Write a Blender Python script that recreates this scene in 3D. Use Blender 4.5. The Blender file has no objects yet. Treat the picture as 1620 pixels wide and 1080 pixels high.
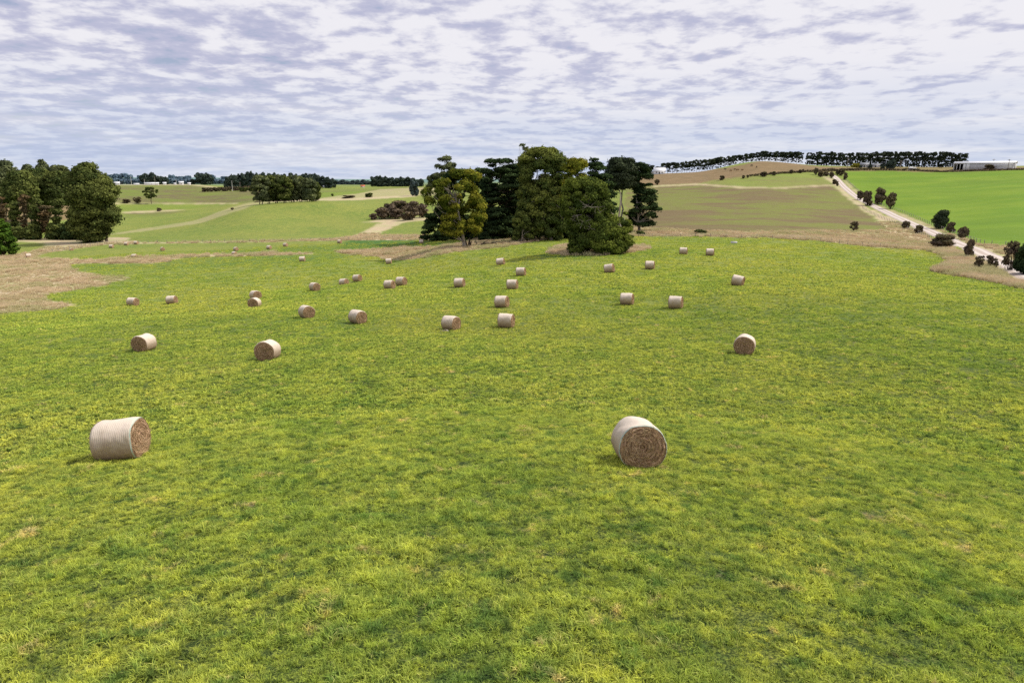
import bpy, math, random
import numpy as np

R_ = math.radians
CAMZ = 6.3
F = 1080.0
PITCH = math.atan(257.0 / F)
CP, SP = math.cos(PITCH), math.sin(PITCH)
scene = bpy.context.scene
COL = scene.collection

# ------------------------------------------------------------------ terrain
U = np.array([-500,-150,0,100,200,300,400,500,600,700,800,900,1000,1100,1200,1300,1400,1500,1620,1800,2200], float)
TH = np.arctan((U - 810) * CP / F)
def v2d(v, R):
    return R * np.tan(PITCH + np.arctan((np.asarray(v, float) - 540) / F))
one = np.ones(len(U))
rows = [
 (0.0, 6.3*one), (10, 7.0*one), (20, 8.25*one), (30, 9.7*one),
 (45, np.array([11.6,11.6,11.6,11.6,11.6,11.5,11.4,11.3,11.3,11.3,11.3,11.3,11.3,11.3,11.2,11.1,10.9,10.7,10.5,10.4,10.4])),
 (60, np.array([13.0,13.0,13.0,13.1,13.2,13.2,13.2,13.2,13.3,13.3,13.3,13.2,13.0,12.8,12.4,12.0,11.7,11.4,11.2,11.0,11.0])),
 (75, np.array([14.2,14.2,14.2,14.2,14.2,14.2,14.2,14.2,14.2,14.1,13.9,13.8,13.6,13.3,12.6,12.3,12.0,11.9,11.8,11.8,11.8])),
 (85, np.array([15.2,15.2,15.3,15.3,15.2,15.2,15.1,15.1,15.0,14.7,14.3,14.0,13.6,13.3,12.9,12.6,12.4,12.3,12.2,12.2,12.2])),
 (98, np.array([17.0,17.0,17.0,17.3,17.8,17.6,16.5,16.2,15.6,15.2,14.6,14.1,13.7,13.4,13.1,12.9,12.8,12.8,12.7,12.7,12.7])),
 (112,np.array([18.0,18.0,18.0,18.3,18.7,18.4,17.5,17.1,16.5,15.6,14.8,14.2,13.8,13.5,13.3,13.2,13.2,13.3,13.2,13.2,13.2])),
]
vrows = [
 (130, [445,445,444,446,452,449,447,447,436,428,413,404,402,400,399,400,402,402,401,402,402]),
 (165, [420,420,420,422,424,421,417,414,417,400,394,389,386,385,383,384,386,388,387,389,389]),
 (200, [406,406,405,405,405,404,402,400,401,388,383,379,375,373,372,374,376,378,377,379,379]),
 (240, [395,395,394,393,391,391,390,386,386,379,375,370,364,361,360,363,366,368,366,367,367]),
 (290, [382,382,382,380,379,380,377,376,376,369,363,357,349,345,345,349,352,353,350,350,350]),
 (350, [368,368,370,369,368,366,362,364,364,356,349,341,331,327,327,333,338,338,333,333,333]),
 (420, [350,350,352,356,358,352,341,346,347,342,335,326,316,311,310,316,322,321,315,315,315]),
 (500, [330,330,330,341,348,342,322,318,326,326,321,311,300,296,292,298,304,303,297,297,297]),
 (600, [305,305,306,326,336,333,323,316,313,313,309,298,287,282,273,280,287,286,283,282,282]),
 (720, [290,290,290,308,322,322,312,307,306,305,301,289,277,273,257,265,269,270,268,266,266]),
 (860, [288,288,288,297,304,304,301,299,300,300,297,286,276,275,262,264.5,266,267,267,266,266]),
 (1050,[288,288,288,291,291.5,291.5,295,294,296,296,294,288,283,281,272,272,272,273,273,273,273]),
 (1400,[290,290,290,293,294,294,294,292,293,293,291,288,284,282,280,280,280,280,280,280,280]),
 (2000,[287,287,287,288,290,290,290,290,290,289,288,287,284,284,284,284,284,284,284,284,284]),
 (3500,[283,283,283,283,283,284,285,286,286,285,284,284,284,284,284,284,284,284,284,284,284]),
 (6000,[281,281,281,281,281,281,282,283,284,284,284,284,284,284,284,284,284,284,284,284,284]),
 (14000,[283.5]*21),
]
for R, v in vrows:
    rows.append((R, v2d(v, R)))
RK = np.array([r for r, _ in rows], float)
DK = np.array([d for _, d in rows], float)          # (nR, nU)

def pchip(x, y, xn):
    """monotone cubic, y is (n, m) along axis 0"""
    h = np.diff(x)[:, None]
    dl = np.diff(y, axis=0) / h
    m = np.zeros_like(y)
    a, b = dl[:-1], dl[1:]
    w1, w2 = 2*h[1:] + h[:-1], h[1:] + 2*h[:-1]
    with np.errstate(divide='ignore', invalid='ignore'):
        hm = (w1 + w2) / (w1/a + w2/b)
    m[1:-1] = np.where(a*b > 0, hm, 0)
    m[0], m[-1] = dl[0], dl[-1]
    i = np.clip(np.searchsorted(x, xn) - 1, 0, len(x) - 2)
    t = ((xn - x[i]) / np.diff(x)[i])[:, None]
    hh = h[i]
    return ((1+2*t)*(1-t)**2*y[i] + t*(1-t)**2*hh*m[i] + t*t*(3-2*t)*y[i+1] + t*t*(t-1)*hh*m[i+1])

fine = np.arange(-46, 46.001, 0.085)
TG = np.radians(np.concatenate([np.arange(-180, -46.5, 3.0), fine, np.arange(48, 180.1, 3.0)]))
RG = [0.6, 1.2, 2, 3, 4, 5, 6]
r = 6.0
while r < 14000:
    r *= 1.022 if r < 25 else (1.012 if r < 60 else (1.0085 if r < 1300 else 1.03))
    RG.append(r)
RG = np.array(RG)
LR = np.log(RG)

_rng = np.random.RandomState(5)
_tab = _rng.rand(256, 256)
def vnoise(x, y):
    xi, yi = np.floor(x).astype(int), np.floor(y).astype(int)
    fx, fy = x - xi, y - yi
    fx, fy = fx*fx*(3-2*fx), fy*fy*(3-2*fy)
    g = lambda a, b: _tab[a & 255, b & 255]
    return (g(xi, yi)*(1-fx)+g(xi+1, yi)*fx)*(1-fy) + (g(xi, yi+1)*(1-fx)+g(xi+1, yi+1)*fx)*fy
def fbm(x, y, o=3):
    s, a = 0, 1.0
    for k in range(o):
        s = s + a*(vnoise(x*2**k+17.3*k, y*2**k+9.1*k) - .5); a *= .5
    return s

dcol = pchip(np.log(RK + 12), DK, np.log(RG + 12))               # (nRG, nU)
dg = pchip(TH, dcol.T.copy(), np.clip(TG, TH[0], TH[-1])).T       # (nRG, nTG)
mean = (dcol[:, 0] + dcol[:, -1])[:, None] / 2
wb = np.clip((np.abs(TG) - R_(58)) / R_(60), 0, 1); wb = (wb*wb*(3-2*wb))[None]
dg = dg*(1-wb) + mean*wb
GX = RG[:, None]*np.sin(TG)[None]; GY = RG[:, None]*np.cos(TG)[None]
amp = np.clip(RG/30, .3, 1)[:, None]
dg = dg + amp*0.16*fbm(GX/9, GY/9) + 0.07*fbm(GX/1.7+40, GY/1.7)*np.clip((120-RG)/60, 0, 1)[:, None] \
        + 0.5*fbm(GX/60+3, GY/60+8)*np.clip((RG-90)/200, 0, 1)[:, None]
GZ = CAMZ - dg
TH0, dT = R_(-46), R_(0.085)
iT0 = int(np.argmin(np.abs(TG - TH0)))

def ground_z(x, y):
    x, y = np.atleast_1d(np.asarray(x, float)), np.atleast_1d(np.asarray(y, float))
    rr = np.hypot(x, y); t = np.arctan2(x, y)
    i = np.clip(np.searchsorted(RG, rr) - 1, 0, len(RG)-2)
    j = np.clip(np.searchsorted(TG, t) - 1, 0, len(TG)-2)
    a = np.clip((rr-RG[i])/(RG[i+1]-RG[i]), 0, 1); b = (t-TG[j])/(TG[j+1]-TG[j])
    return (GZ[i, j]*(1-a)+GZ[i+1, j]*a)*(1-b) + (GZ[i, j+1]*(1-a)+GZ[i+1, j+1]*a)*b

def ray(u, v):
    a, b = (u-810)/F, (540-v)/F
    return np.array([a, CP + b*SP, -SP + b*CP])
def P(u, v, R):
    """the point at horizontal range R in the direction (u, v)"""
    d = ray(u, v); k = R/math.hypot(d[0], d[1])
    return np.array([d[0]*k, d[1]*k, CAMZ + d[2]*k])
def hit(u, v):
    """range and position where the ground lies in the direction (u, v)"""
    d = ray(u, v); h = math.hypot(d[0], d[1])
    rr = RG[RG > 5]
    z = CAMZ + rr*d[2]/h
    g = ground_z(rr*d[0]/h, rr*d[1]/h)
    below = np.nonzero(z < g)[0]
    if len(below) == 0:
        k = int(np.argmin((z-g)/rr + 1e9*(rr > 1100))); R = rr[k]
    else:
        k = below[0]
        if k == 0: R = rr[0]
        else:
            e0, e1 = z[k-1]-g[k-1], z[k]-g[k]
            R = rr[k-1] + (rr[k]-rr[k-1])*e0/(e0-e1)
    x, y = R*d[0]/h, R*d[1]/h
    return np.array([x, y, float(ground_z(x, y)[0])]), R
def kw(u):
    return math.cos(math.atan((u-810)*CP/F))**2*1.02
def kh(u):
    return math.cos(math.atan((u-810)*CP/F))
def foot(u, R, v=330):
    """ground point at range R in the direction of column u"""
    d = ray(u, v); h = math.hypot(d[0], d[1])
    x, y = R*d[0]/h, R*d[1]/h
    return np.array([x, y, float(ground_z(x, y)[0])])

# ------------------------------------------------------------------ land cover map (polygons on the ground)
def polar(poly, closed=True):
    out = []
    n = len(poly)
    for k in range(n if closed else n-1):
        a, b = poly[k], poly[(k+1) % n]
        m = max(1, int(math.hypot(b[0]-a[0], b[1]-a[1])/14))
        for s in range(m):
            u = a[0]+(b[0]-a[0])*s/m; v = a[1]+(b[1]-a[1])*s/m
            p, R = hit(u, v)
            out.append((math.atan2(p[0], p[1]), math.log(R)))
    return out
JT, JL = None, None
def inside(poly, T, L):
    poly = polar(poly)
    c = np.zeros(T.shape, bool)
    px = np.array([p[0] for p in poly]); py = np.array([p[1] for p in poly])
    j0 = (T > px.min()-.02) & (T < px.max()+.02) & (L > py.min()-.1) & (L < py.max()+.1)
    t, l = T[j0], L[j0]; cc = np.zeros(t.shape, bool)
    n = len(px)
    for i in range(n):
        j = i-1
        if py[i] == py[j]: continue
        cond = (py[i] > l) != (py[j] > l)
        cc ^= cond & (t < (px[j]-px[i])*(l-py[i])/(py[j]-py[i]) + px[i])
    c[j0] = cc
    return c
Tm, Lm = np.meshgrid(TG, LR)
wig = fbm(GX/7, GY/7, 3)*.006 + fbm(GX/1.9, GY/1.9, 2)*.0022
wig2 = fbm(GX/7+90, GY/7+31, 3)*.02 + fbm(GX/1.9+9, GY/1.9+3, 2)*.008
Tw, Lw = Tm + wig, Lm + wig2*np.clip(150/RG, .15, 1)[:, None]
def blur(m, n=1):
    for _ in range(n):
        m = m.copy()
        m[1:-1] = (m[:-2]+2*m[1:-1]+m[2:])/4
        m[:, 1:-1] = (m[:, :-2]+2*m[:, 1:-1]+m[:, 2:])/4
    return m
def mask(polys, n=1):
    m = np.zeros(Tm.shape)
    for p in polys:
        w = 1.0
        if isinstance(p[0], (int, float)): w, p = p[0], p[1]
        m = np.maximum(m, w*inside(p, Tw, Lw))
    return blur(m, n)

TAN = [
 [(-300,409),(0,409),(34,405),(104,411),(195,409),(233,407),(298,403),(363,401.5),(430,400),(494,400),(490,402.5),(420,404.6),
  (298,407),(246,416),(220,417),(155,416),(109,418),(109,425),(155,435),(202,439),(168,451),(100,462),(65,469),(78,476),(125,483),(90,488),(0,496),(-300,510)],
 [(-300,377),(26,378),(100,377),(130,379),(150,377),(166,375),(202,376),(205,381),(226,383.5),(330,382),(420,381),(540,378),(600,375),(660,372),
  (665,376),(600,378.5),(540,380.5),(420,383),(330,384),(226,385.5),(160,387),(110,395),(73,400),(47,407),(0,409),(-300,409),(-300,404),(20,404),(60,396),(72,391),(70,384),(26,382),(-300,384)],
 [.5, [(166,376),(181,369),(225,362),(270,355),(307,349),(333,340),(364,328.5),(390,321.5),(416,318),(440,317.5),(440,319.5),(411,323),(376,333.6),(341,345),(315,353.5),(259,361.5),(220,367),(181,371)]],
 [(416,317.5),(504,314.5),(561,313),(603,311),(660,308),(660,311),(603,314.5),(561,317),(504,317.5),(440,319.5)],
 [0.6, [(525,311),(561,307),(603,299.5),(660,297),(700,297),(700,309),(660,309),(603,312),(561,314),(504,314)]],
 [(572,352),(606,346),(640,345),(670,343),(690,346),(639,352),(608,365),(598,372),(660,372),(720,374),(720,379),(665,380),(561,380),(525,378),(561,373),(595,357),(603,352)],
 [(528,398),(561,396),(613,394),(691,391),(717,388),(743,380),(800,377),(884,372),(886,378),(840,383),(795,391),(743,396),(691,403),(652,410),(621,411),(595,405),(556,403)],
 [(871,394),(894,389),(960,384),(1029,389),(1031,394),(1003,399),(946,404.5),(899,403),(871,400.6)],
 [(990,361),(1059,362),(1118,365),(1197,367),(1300,366),(1405,364),(1385,345),(1364,330),(1338,313),(1322,296),(1300,279),(1312,279),(1330,296),(1352,315),(1376,329),(1424,352),(1449,364),(1473,376),
  (1521,399),(1581,422),(1620,436),(1800,490),(1850,520),(1620,457),(1581,446),(1509,436),(1480,430),(1487,422),(1504,417),(1489,403),(1468,396),(1400,391),(1352,388),(1300,381),(1217,376),(1098,374),(1000,374)],
 [0.75, [(1338,285),(1357,303),(1381,321),(1415,333),(1473,357),(1521,376),(1559,388),(1593,389),(1620,393),(1800,430),(1800,470),(1620,428),(1560,402),(1500,374),(1450,354),(1400,331),(1376,318),(1350,303),(1332,284)]],
 [(1029,293.6),(1107,290.6),(1170,295.4),(1233,296.6),(1318,292),(1318,293.8),(1233,298.6),(1170,297.6),(1107,292.6),(1029,296)],
 [(150,321),(300,321.5),(375,321),(375,322.5),(300,323),(150,322.6)],
 [(190,335),(230,333.5),(290,331.5),(290,333),(240,336),(190,337.4)],
 [0.8, [(182,291.5),(300,291),(350,296.5),(410,303),(410,304.5),(350,298.5),(300,293),(182,293.2)]],
]
BROWN = [
 [(990,362),(990,290),(1030,294),(1107,291),(1170,296),(1233,297),(1310,293),(1325,300),(1364,330),(1405,364),(1300,366),(1197,367),(1118,365),(1059,362)],
]
RUST = [
 [0.95, [(-150,288),(60,289),(118,298),(120,345),(60,352),(-150,350)]],
 [(1000,292),(1000,278),(1060,273),(1110,270),(1150,266),(1180,260),(1205,255),(1240,257),(1300,264),(1340,266),(1330,272),(1290,271),(1240,274),(1180,279),(1130,285),(1107,290),(1030,294)],
 [0.8, [(1300,264),(1420,264),(1640,264),(1640,268),(1540,271),(1470,272.5),(1340,271),(1290,273)]],
]
HILLGREEN = [
 [0.55, [(1107,290),(1130,285),(1180,279),(1240,275),(1290,272),(1312,282),(1318,293),(1233,296),(1170,295)]],
]
BRIGHT = [
 [(1338,284),(1340,272),(1400,270.5),(1470,273),(1540,272),(1620,268.5),(1900,264),(1900,445),(1620,393),(1593,389),(1559,387),(1521,375),(1473,356),(1415,332),(1381,320),(1357,302)],
 [0.35, [(185,323),(350,323),(300,331),(230,333),(185,335)]],
 [0.35, [(505,304),(560,303),(590,300),(560,308),(525,311),(505,313)]],
]
DARK = [
 [0.9, [(560,379),(620,378),(665,382),(700,384),(717,387),(690,391),(613,393),(561,395),(530,391)]],
 [0.75, [(835,403),(871,395),(871,401),(899,403.5),(946,405),(1003,400),(1031,393),(1060,393),(1040,401),(1000,405),(946,409),(880,409)]],
 [0.45, [(230,417),(300,408),(420,406),(500,404),(560,404),(520,412),(420,420),(300,424),(180,428),(140,424),(110,420)]],
 [0.35, [(230,399),(420,394),(520,386),(560,382),(560,395),(520,398),(360,400)]],
 [0.25, [(430,500),(560,470),(640,480),(620,500),(520,530),(430,540)]],
]
DULL = [
 [(180,292),(300,291.5),(350,297),(415,303),(415,318),(385,321),(160,321)],
 [0.9, [(195,336),(260,334.5),(300,334),(250,342),(195,345)]],
 [0.6, [(450,303),(650,296),(700,296),(700,300),(560,303),(500,306),(450,310)]],
]
m_tan = mask(TAN, 2); m_brown = mask(BROWN, 2); m_rust = mask(RUST, 1)
m_tanw = blur(m_tan, 14)
m_bright = mask(BRIGHT, 1)*(1-m_tan); m_dark = mask(DARK, 4); m_dull = mask(DULL, 2); m_hg = mask(HILLGREEN, 2)
m_haze = np.clip((RG-1100)/1500, 0, 1)[:, None]*np.ones_like(m_tan)  # weight of the haze tint painted on distant ground
m_turf_shade = (np.clip((95-RG)/60, 0, 1)[:, None]*np.ones_like(m_tan))*(1-m_tan)  # where shade between the blades is painted into the near ground

def new_mesh(name, co, faces_flat, sizes, mat=None, smooth=False):
    me = bpy.data.meshes.new(name)
    n = len(co)
    me.vertices.add(n); me.vertices.foreach_set('co', np.asarray(co, np.float32).ravel())
    me.loops.add(len(faces_flat)); me.loops.foreach_set('vertex_index', np.asarray(faces_flat, np.int32))
    sizes = np.asarray(sizes, np.int32)
    me.polygons.add(len(sizes))
    st = np.zeros(len(sizes), np.int32); st[1:] = np.cumsum(sizes)[:-1]
    me.polygons.foreach_set('loop_start', st); me.polygons.foreach_set('loop_total', sizes)
    me.update(calc_edges=True)
    if smooth: me.polygons.foreach_set('use_smooth', np.ones(len(sizes), bool))
    if mat: me.materials.append(mat)
    return me
def link(name, me, parent=None, loc=None):
    o = bpy.data.objects.new(name, me); COL.objects.link(o)
    if parent: o.parent = parent
    if loc is not None: o.location = [float(c) for c in loc]
    return o
def tag(o, label, cat, group=None, kind=None):
    o['label'] = label; o['category'] = cat
    if group: o['group'] = group
    if kind: o['kind'] = kind
    return o
def thing(name, loc, label, cat, group=None, rz=0):
    return tag(_empty(name, loc, rz), label, cat, group)
def _empty(name, loc, rz=0):
    o = bpy.data.objects.new(name, None); COL.objects.link(o)
    o.empty_display_size = .2
    o.location = [float(c) for c in loc]; o.rotation_euler = (0, 0, rz)
    return o

# ------------------------------------------------------------------ materials
def mat(name):
    m = bpy.data.materials.new(name); m.use_nodes = True
    nt = m.node_tree; nt.nodes.clear()
    return m, nt
class N:
    def __init__(s, nt): s.nt = nt
    def __call__(s, t, **kw):
        n = s.nt.nodes.new(t)
        for k, v in kw.items():
            if k.startswith('_'): continue
            setattr(n, k, v)
        return n
    def l(s, a, b): s.nt.links.new(a, b)
    def mix(s, fac, a, b, typ='MIX'):
        n = s.nt.nodes.new('ShaderNodeMix'); n.data_type = 'RGBA'; n.blend_type = typ; n.clamp_factor = True
        for i, x in ((0, fac), (6, a), (7, b)):
            if hasattr(x, 'is_output') or hasattr(x, 'links'): s.l(x, n.inputs[i])
            elif i == 0: n.inputs[0].default_value = x
            else: n.inputs[i].default_value = (*x, 1) if len(x) == 3 else x
        return n.outputs[2]
    def noise(s, vec, scale, detail=3, rough=.55, dist=0):
        n = s.nt.nodes.new('ShaderNodeTexNoise')
        n.inputs['Scale'].default_value = scale; n.inputs['Detail'].default_value = detail
        n.inputs['Roughness'].default_value = rough; n.inputs['Distortion'].default_value = dist
        if vec is not None: s.l(vec, n.inputs['Vector'])
        return n.outputs['Fac']
    def ramp(s, fac, lo, hi, a=0.0, b=1.0):
        n = s.nt.nodes.new('ShaderNodeMapRange'); n.interpolation_type = 'SMOOTHSTEP'
        s.l(fac, n.inputs[0])
        for i, x in ((1, lo), (2, hi), (3, a), (4, b)): n.inputs[i].default_value = x
        return n.outputs[0]
    def math(s, op, a, b=None, clamp=False):
        n = s.nt.nodes.new('ShaderNodeMath'); n.operation = op; n.use_clamp = clamp
        for i, x in ((0, a), (1, b)):
            if x is None: continue
            if isinstance(x, (int, float)): n.inputs[i].default_value = x
            else: s.l(x, n.inputs[i])
        return n.outputs[0]
    def scale(s, vec, sc, rot=0):
        n = s.nt.nodes.new('ShaderNodeMapping'); n.inputs['Scale'].default_value = sc; n.inputs['Rotation'].default_value = (0, 0, rot)
        s.l(vec, n.inputs['Vector']); return n.outputs[0]

def meadow_group():
    g = bpy.data.node_groups.new('meadow_colour', 'ShaderNodeTree')
    g.interface.new_socket('Color', in_out='OUTPUT', socket_type='NodeSocketColor')
    n = N(g)
    out = n('NodeGroupOutput'); geo = n('ShaderNodeNewGeometry'); p = geo.outputs['Position']
    big = n.noise(n.scale(p, (1, .8, 1)), .035, 3, .5)
    mid = n.noise(p, .33, 4, .6)
    sm = n.noise(p, 3.0, 4, .7)
    c = n.mix(n.ramp(mid, .3, .7), MEADOW[0], MEADOW[1])
    c = n.mix(n.ramp(big, .35, .68), c, n.mix(.5, c, MEADOW[2]))
    tuft = n.ramp(n.noise(n.scale(p, (1, 1.25, 1)), 1.3, 4, .65), .52, .66)
    c = n.mix(n.math('MULTIPLY', tuft, .7), c, MEADOW[3])
    dry = n.ramp(n.noise(p, 1.1, 4, .7, .3), .58, .72)
    c = n.mix(n.math('MULTIPLY', dry, .6), c, MEADOW[4])
    c = n.mix(n.ramp(sm, .46, .60, 0, .75), c, n.mix(1.0, c, (1.35, 1.28, 1.0), 'MULTIPLY'))
    c = n.mix(n.ramp(sm, .47, .38, 0, .6), c, n.mix(1.0, c, (.55, .66, .7), 'MULTIPLY'))
    c = n.mix(n.ramp(n.noise(p, 4.5, 3, .6), .48, .68, 0, .6), c, n.mix(1.0, c, (.55, .62, .55), 'MULTIPLY'))
    dk = n.ramp(n.noise(n.scale(p, (1, 1.2, 1)), 3.2, 4, .7, .3), .54, .60)
    dk2 = n.ramp(n.noise(p, .22, 3, .6), .3, .6, .35, 1)
    c = n.mix(n.math('MULTIPLY', n.math('MULTIPLY', dk, dk2), .80), c, (.036,.070,.024))
    st = n.noise(n.scale(p, (1.5, .12, 1), R_(-14)), .55, 3, .6)
    c = n.mix(n.ramp(st, .42, .62, 0, .35), c, n.mix(1.0, c, (1.28, 1.18, 1.05), 'MULTIPLY'))
    n.l(c, out.inputs[0])
    return g
MEADOW = [(.152,.212,.044), (.234,.274,.060), (.285,.286,.070), (.072,.138,.038), (.44,.34,.20)]
MG = meadow_group()

def ground_material():
    m, nt = mat('ground_mat'); n = N(nt)
    out = n('ShaderNodeOutputMaterial'); b = n('ShaderNodeBsdfPrincipled'); n.l(b.outputs[0], out.inputs[0])
    b.inputs['Roughness'].default_value = .95; b.inputs['Specular IOR Level'].default_value = .1
    g = n('ShaderNodeGroup'); g.node_tree = MG
    geo = n('ShaderNodeNewGeometry'); p = geo.outputs['Position']
    A = n('ShaderNodeAttribute', attribute_name='cover_a'); B = n('ShaderNodeAttribute', attribute_name='cover_b')
    sa = n('ShaderNodeSeparateColor'); n.l(A.outputs['Color'], sa.inputs[0])
    sb = n('ShaderNodeSeparateColor'); n.l(B.outputs['Color'], sb.inputs[0])
    tan, brown, bright, dark = sa.outputs[0], sa.outputs[1], sa.outputs[2], A.outputs['Alpha']
    dull, rust, far, hg = sb.outputs[0], sb.outputs[1], sb.outputs[2], B.outputs['Alpha']
    c = g.outputs[0]
    C_ = n('ShaderNodeAttribute', attribute_name='turf_shade'); sc_ = n('ShaderNodeSeparateColor'); n.l(C_.outputs['Color'], sc_.inputs[0])
    rt = n.mix(n.ramp(n.noise(p, 24, 4, .7), .42, .6), (.22,.25,.28), (.85,.85,.8))  # darkening multiplied into the soil colour as shade under the turf
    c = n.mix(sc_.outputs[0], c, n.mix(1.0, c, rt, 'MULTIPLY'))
    fine = n.noise(p, .9, 4, .7); mid = n.noise(p, .12, 4, .6); band = n.noise(n.scale(p, (.6, 1.3, 1)), .028, 5, .68)
    c = n.mix(dark, c, n.mix(n.ramp(fine, .3, .7), (.035,.105,.022), (.075,.165,.03)))
    cb = n.mix(n.ramp(band, .44, .58), (.185,.205,.048), (.175,.130,.065))
    cb = n.mix(n.ramp(mid, .42, .7, 0, .6), cb, (.19,.155,.07))
    cb = n.mix(n.ramp(fine, .4, .75, 0, .45), cb, (.10,.085,.04))
    c = n.mix(brown, c, cb)
    cr = n.mix(n.ramp(mid, .35, .65), (.27,.185,.092), (.20,.145,.07))
    c = n.mix(rust, c, n.mix(n.ramp(fine, .3, .7, 0, .5), cr, (.15,.11,.06)))
    c = n.mix(hg, c, n.mix(n.ramp(band, .4, .62), (.2,.25,.05), (.2,.17,.07)))
    cd = n.mix(n.ramp(band, .4, .62), (.16,.20,.045), (.155,.13,.065))
    c = n.mix(dull, c, n.mix(n.ramp(mid, .4, .7, 0, .6), cd, (.19,.22,.04)))
    bb = n.mix(n.ramp(band, .35, .65), (.122,.222,.017), (.180,.265,.024))
    bb = n.mix(n.ramp(n.noise(n.scale(p, (.25, 1.2, 1), .4), .09, 4, .7), .55, .75, 0, .6), bb, (.10,.175,.02))
    wv = n('ShaderNodeTexWave'); wv.wave_type = 'BANDS'; wv.bands_direction = 'DIAGONAL'; wv.inputs['Scale'].default_value = .11; wv.inputs['Distortion'].default_value = 1.5; wv.inputs['Detail Scale'].default_value = .4
    n.l(p, wv.inputs['Vector']); bb = n.mix(n.math('MULTIPLY', wv.outputs['Fac'], .22), bb, (.21,.28,.03))
    bb = n.mix(n.ramp(n.noise(p, .02, 4, .6), .45, .65, 0, .5), bb, (.11,.185,.02))
    bb = n.mix(n.ramp(fine, .4, .7, 0, .35), bb, (.105,.195,.014))
    c = n.mix(bright, c, bb)
    t = n.mix(n.ramp(fine, .3, .7), (.54,.44,.28), (.40,.31,.19))
    t = n.mix(n.ramp(mid, .44, .64, 0, .8), t, (.40,.40,.18))
    t = n.mix(n.ramp(n.noise(p, .35, 4, .7), .6, .75, 0, .6), t, (.16,.13,.07))
    c = n.mix(tan, c, t)
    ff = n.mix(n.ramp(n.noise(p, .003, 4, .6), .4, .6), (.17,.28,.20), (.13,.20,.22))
    c = n.mix(far, c, ff)  # distant land turned blue-green, haze put into its base colour
    n.l(c, b.inputs['Base Color'])
    bu = n('ShaderNodeBump'); bu.inputs['Strength'].default_value = .6; bu.inputs['Distance'].default_value = .12
    n.l(n.noise(p, 3.5, 6, .85), bu.inputs['Height']); n.l(bu.outputs[0], b.inputs['Normal'])
    return m

def build_ground():
    nR, nT = GX.shape
    co = np.stack([GX, GY, GZ], -1)[:, :-1].reshape(-1, 3)    # last column equals the first
    nT -= 1
    ctr = np.array([[0, 0, GZ[0].mean()]])
    co = np.concatenate([co, ctr]); ci = len(co)-1
    i, j = np.meshgrid(np.arange(nR-1), np.arange(nT), indexing='ij')
    j2 = (j+1) % nT
    q = np.stack([i*nT+j, i*nT+j2, (i+1)*nT+j2, (i+1)*nT+j], -1).reshape(-1, 4)[:, ::-1]
    jj = np.arange(nT); tri = np.stack([np.full(nT, ci), (jj+1) % nT, jj], -1)
    flat = np.concatenate([q.ravel(), tri.ravel()]); sizes = np.concatenate([np.full(len(q), 4), np.full(nT, 3)])
    me = new_mesh('ground', co, flat, sizes, ground_material(), True)
    def attr(name, arrs):
        a = me.color_attributes.new(name, 'FLOAT_COLOR', 'POINT')
        d = np.zeros((len(co), 4), np.float32)
        for k, x in enumerate(arrs): d[:-1, k] = x[:, :-1].ravel()
        a.data.foreach_set('color', d.ravel())
    attr('cover_a', [m_tan, m_brown, m_bright, m_dark]); attr('cover_b', [m_dull, m_rust, m_haze, m_hg]); attr('turf_shade', [m_turf_shade])
    o = link('ground', me); o['kind'] = 'structure'; o['label'] = 'rolling green pasture with brown hillside and dry grass strips'
build_ground()

# ------------------------------------------------------------------ road
def simple_mat(name, c1, c2, sc=2.0, rough=.9, c3=None, coord='Object', metal=0):
    m, nt = mat(name); n = N(nt)
    out = n('ShaderNodeOutputMaterial'); b = n('ShaderNodeBsdfPrincipled'); n.l(b.outputs[0], out.inputs[0])
    b.inputs['Roughness'].default_value = rough; b.inputs['Specular IOR Level'].default_value = .2; b.inputs['Metallic'].default_value = metal
    tc = n('ShaderNodeTexCoord'); p = tc.outputs[coord]
    c = n.mix(n.ramp(n.noise(p, sc, 5, .65), .3, .7), c1, c2)
    if c3: c = n.mix(n.ramp(n.noise(p, sc*4, 4, .6), .55, .75), c, c3)
    n.l(c, b.inputs['Base Color'])
    return m

ROADC = [(1660,449),(1620,430),(1585,414),(1560,404),(1530,391),(1500,379),(1475,367.5),(1450,357),(1425,346),(1400,334.5),(1380,325),(1365,317.5),(1350,308),(1338,298),(1330,290),(1324,283),(1318,278),(1306,273)]
def road_material():
    m, nt = mat('gravel_road'); n = N(nt)
    out = n('ShaderNodeOutputMaterial'); b = n('ShaderNodeBsdfPrincipled'); n.l(b.outputs[0], out.inputs[0])
    b.inputs['Roughness'].default_value = .95
    tc = n('ShaderNodeTexCoord'); a = n('ShaderNodeAttribute', attribute_name='across')
    sp = n('ShaderNodeSeparateColor'); n.l(a.outputs['Color'], sp.inputs[0])
    rut = n.math('ABSOLUTE', n.math('SUBTRACT', n.math('ABSOLUTE', n.math('SUBTRACT', sp.outputs[0], .5)), .2))
    c = n.mix(n.ramp(rut, .03, .13), (.60,.53,.47), (.42,.34,.28))
    c = n.mix(n.ramp(n.noise(tc.outputs['Object'], .7, 5, .7), .4, .75, 0, .6), c, (.42,.34,.27))
    n.l(c, b.inputs['Base Color'])
    return m
def catmull(pts, n=12):
    pts = np.array(pts, float); out = []
    for i in range(len(pts)-1):
        p0, p1, p2, p3 = pts[max(i-1, 0)], pts[i], pts[i+1], pts[min(i+2, len(pts)-1)]
        for t in np.linspace(0, 1, n, endpoint=False):
            out.append(.5*((2*p1)+(p2-p0)*t+(2*p0-5*p1+4*p2-p3)*t*t+(3*p1-p0-3*p2+p3)*t**3))
    out.append(pts[-1]); return np.array(out)
road_xy = catmull([hit(u, v)[0][:2] for u, v in ROADC], 14)
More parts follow.
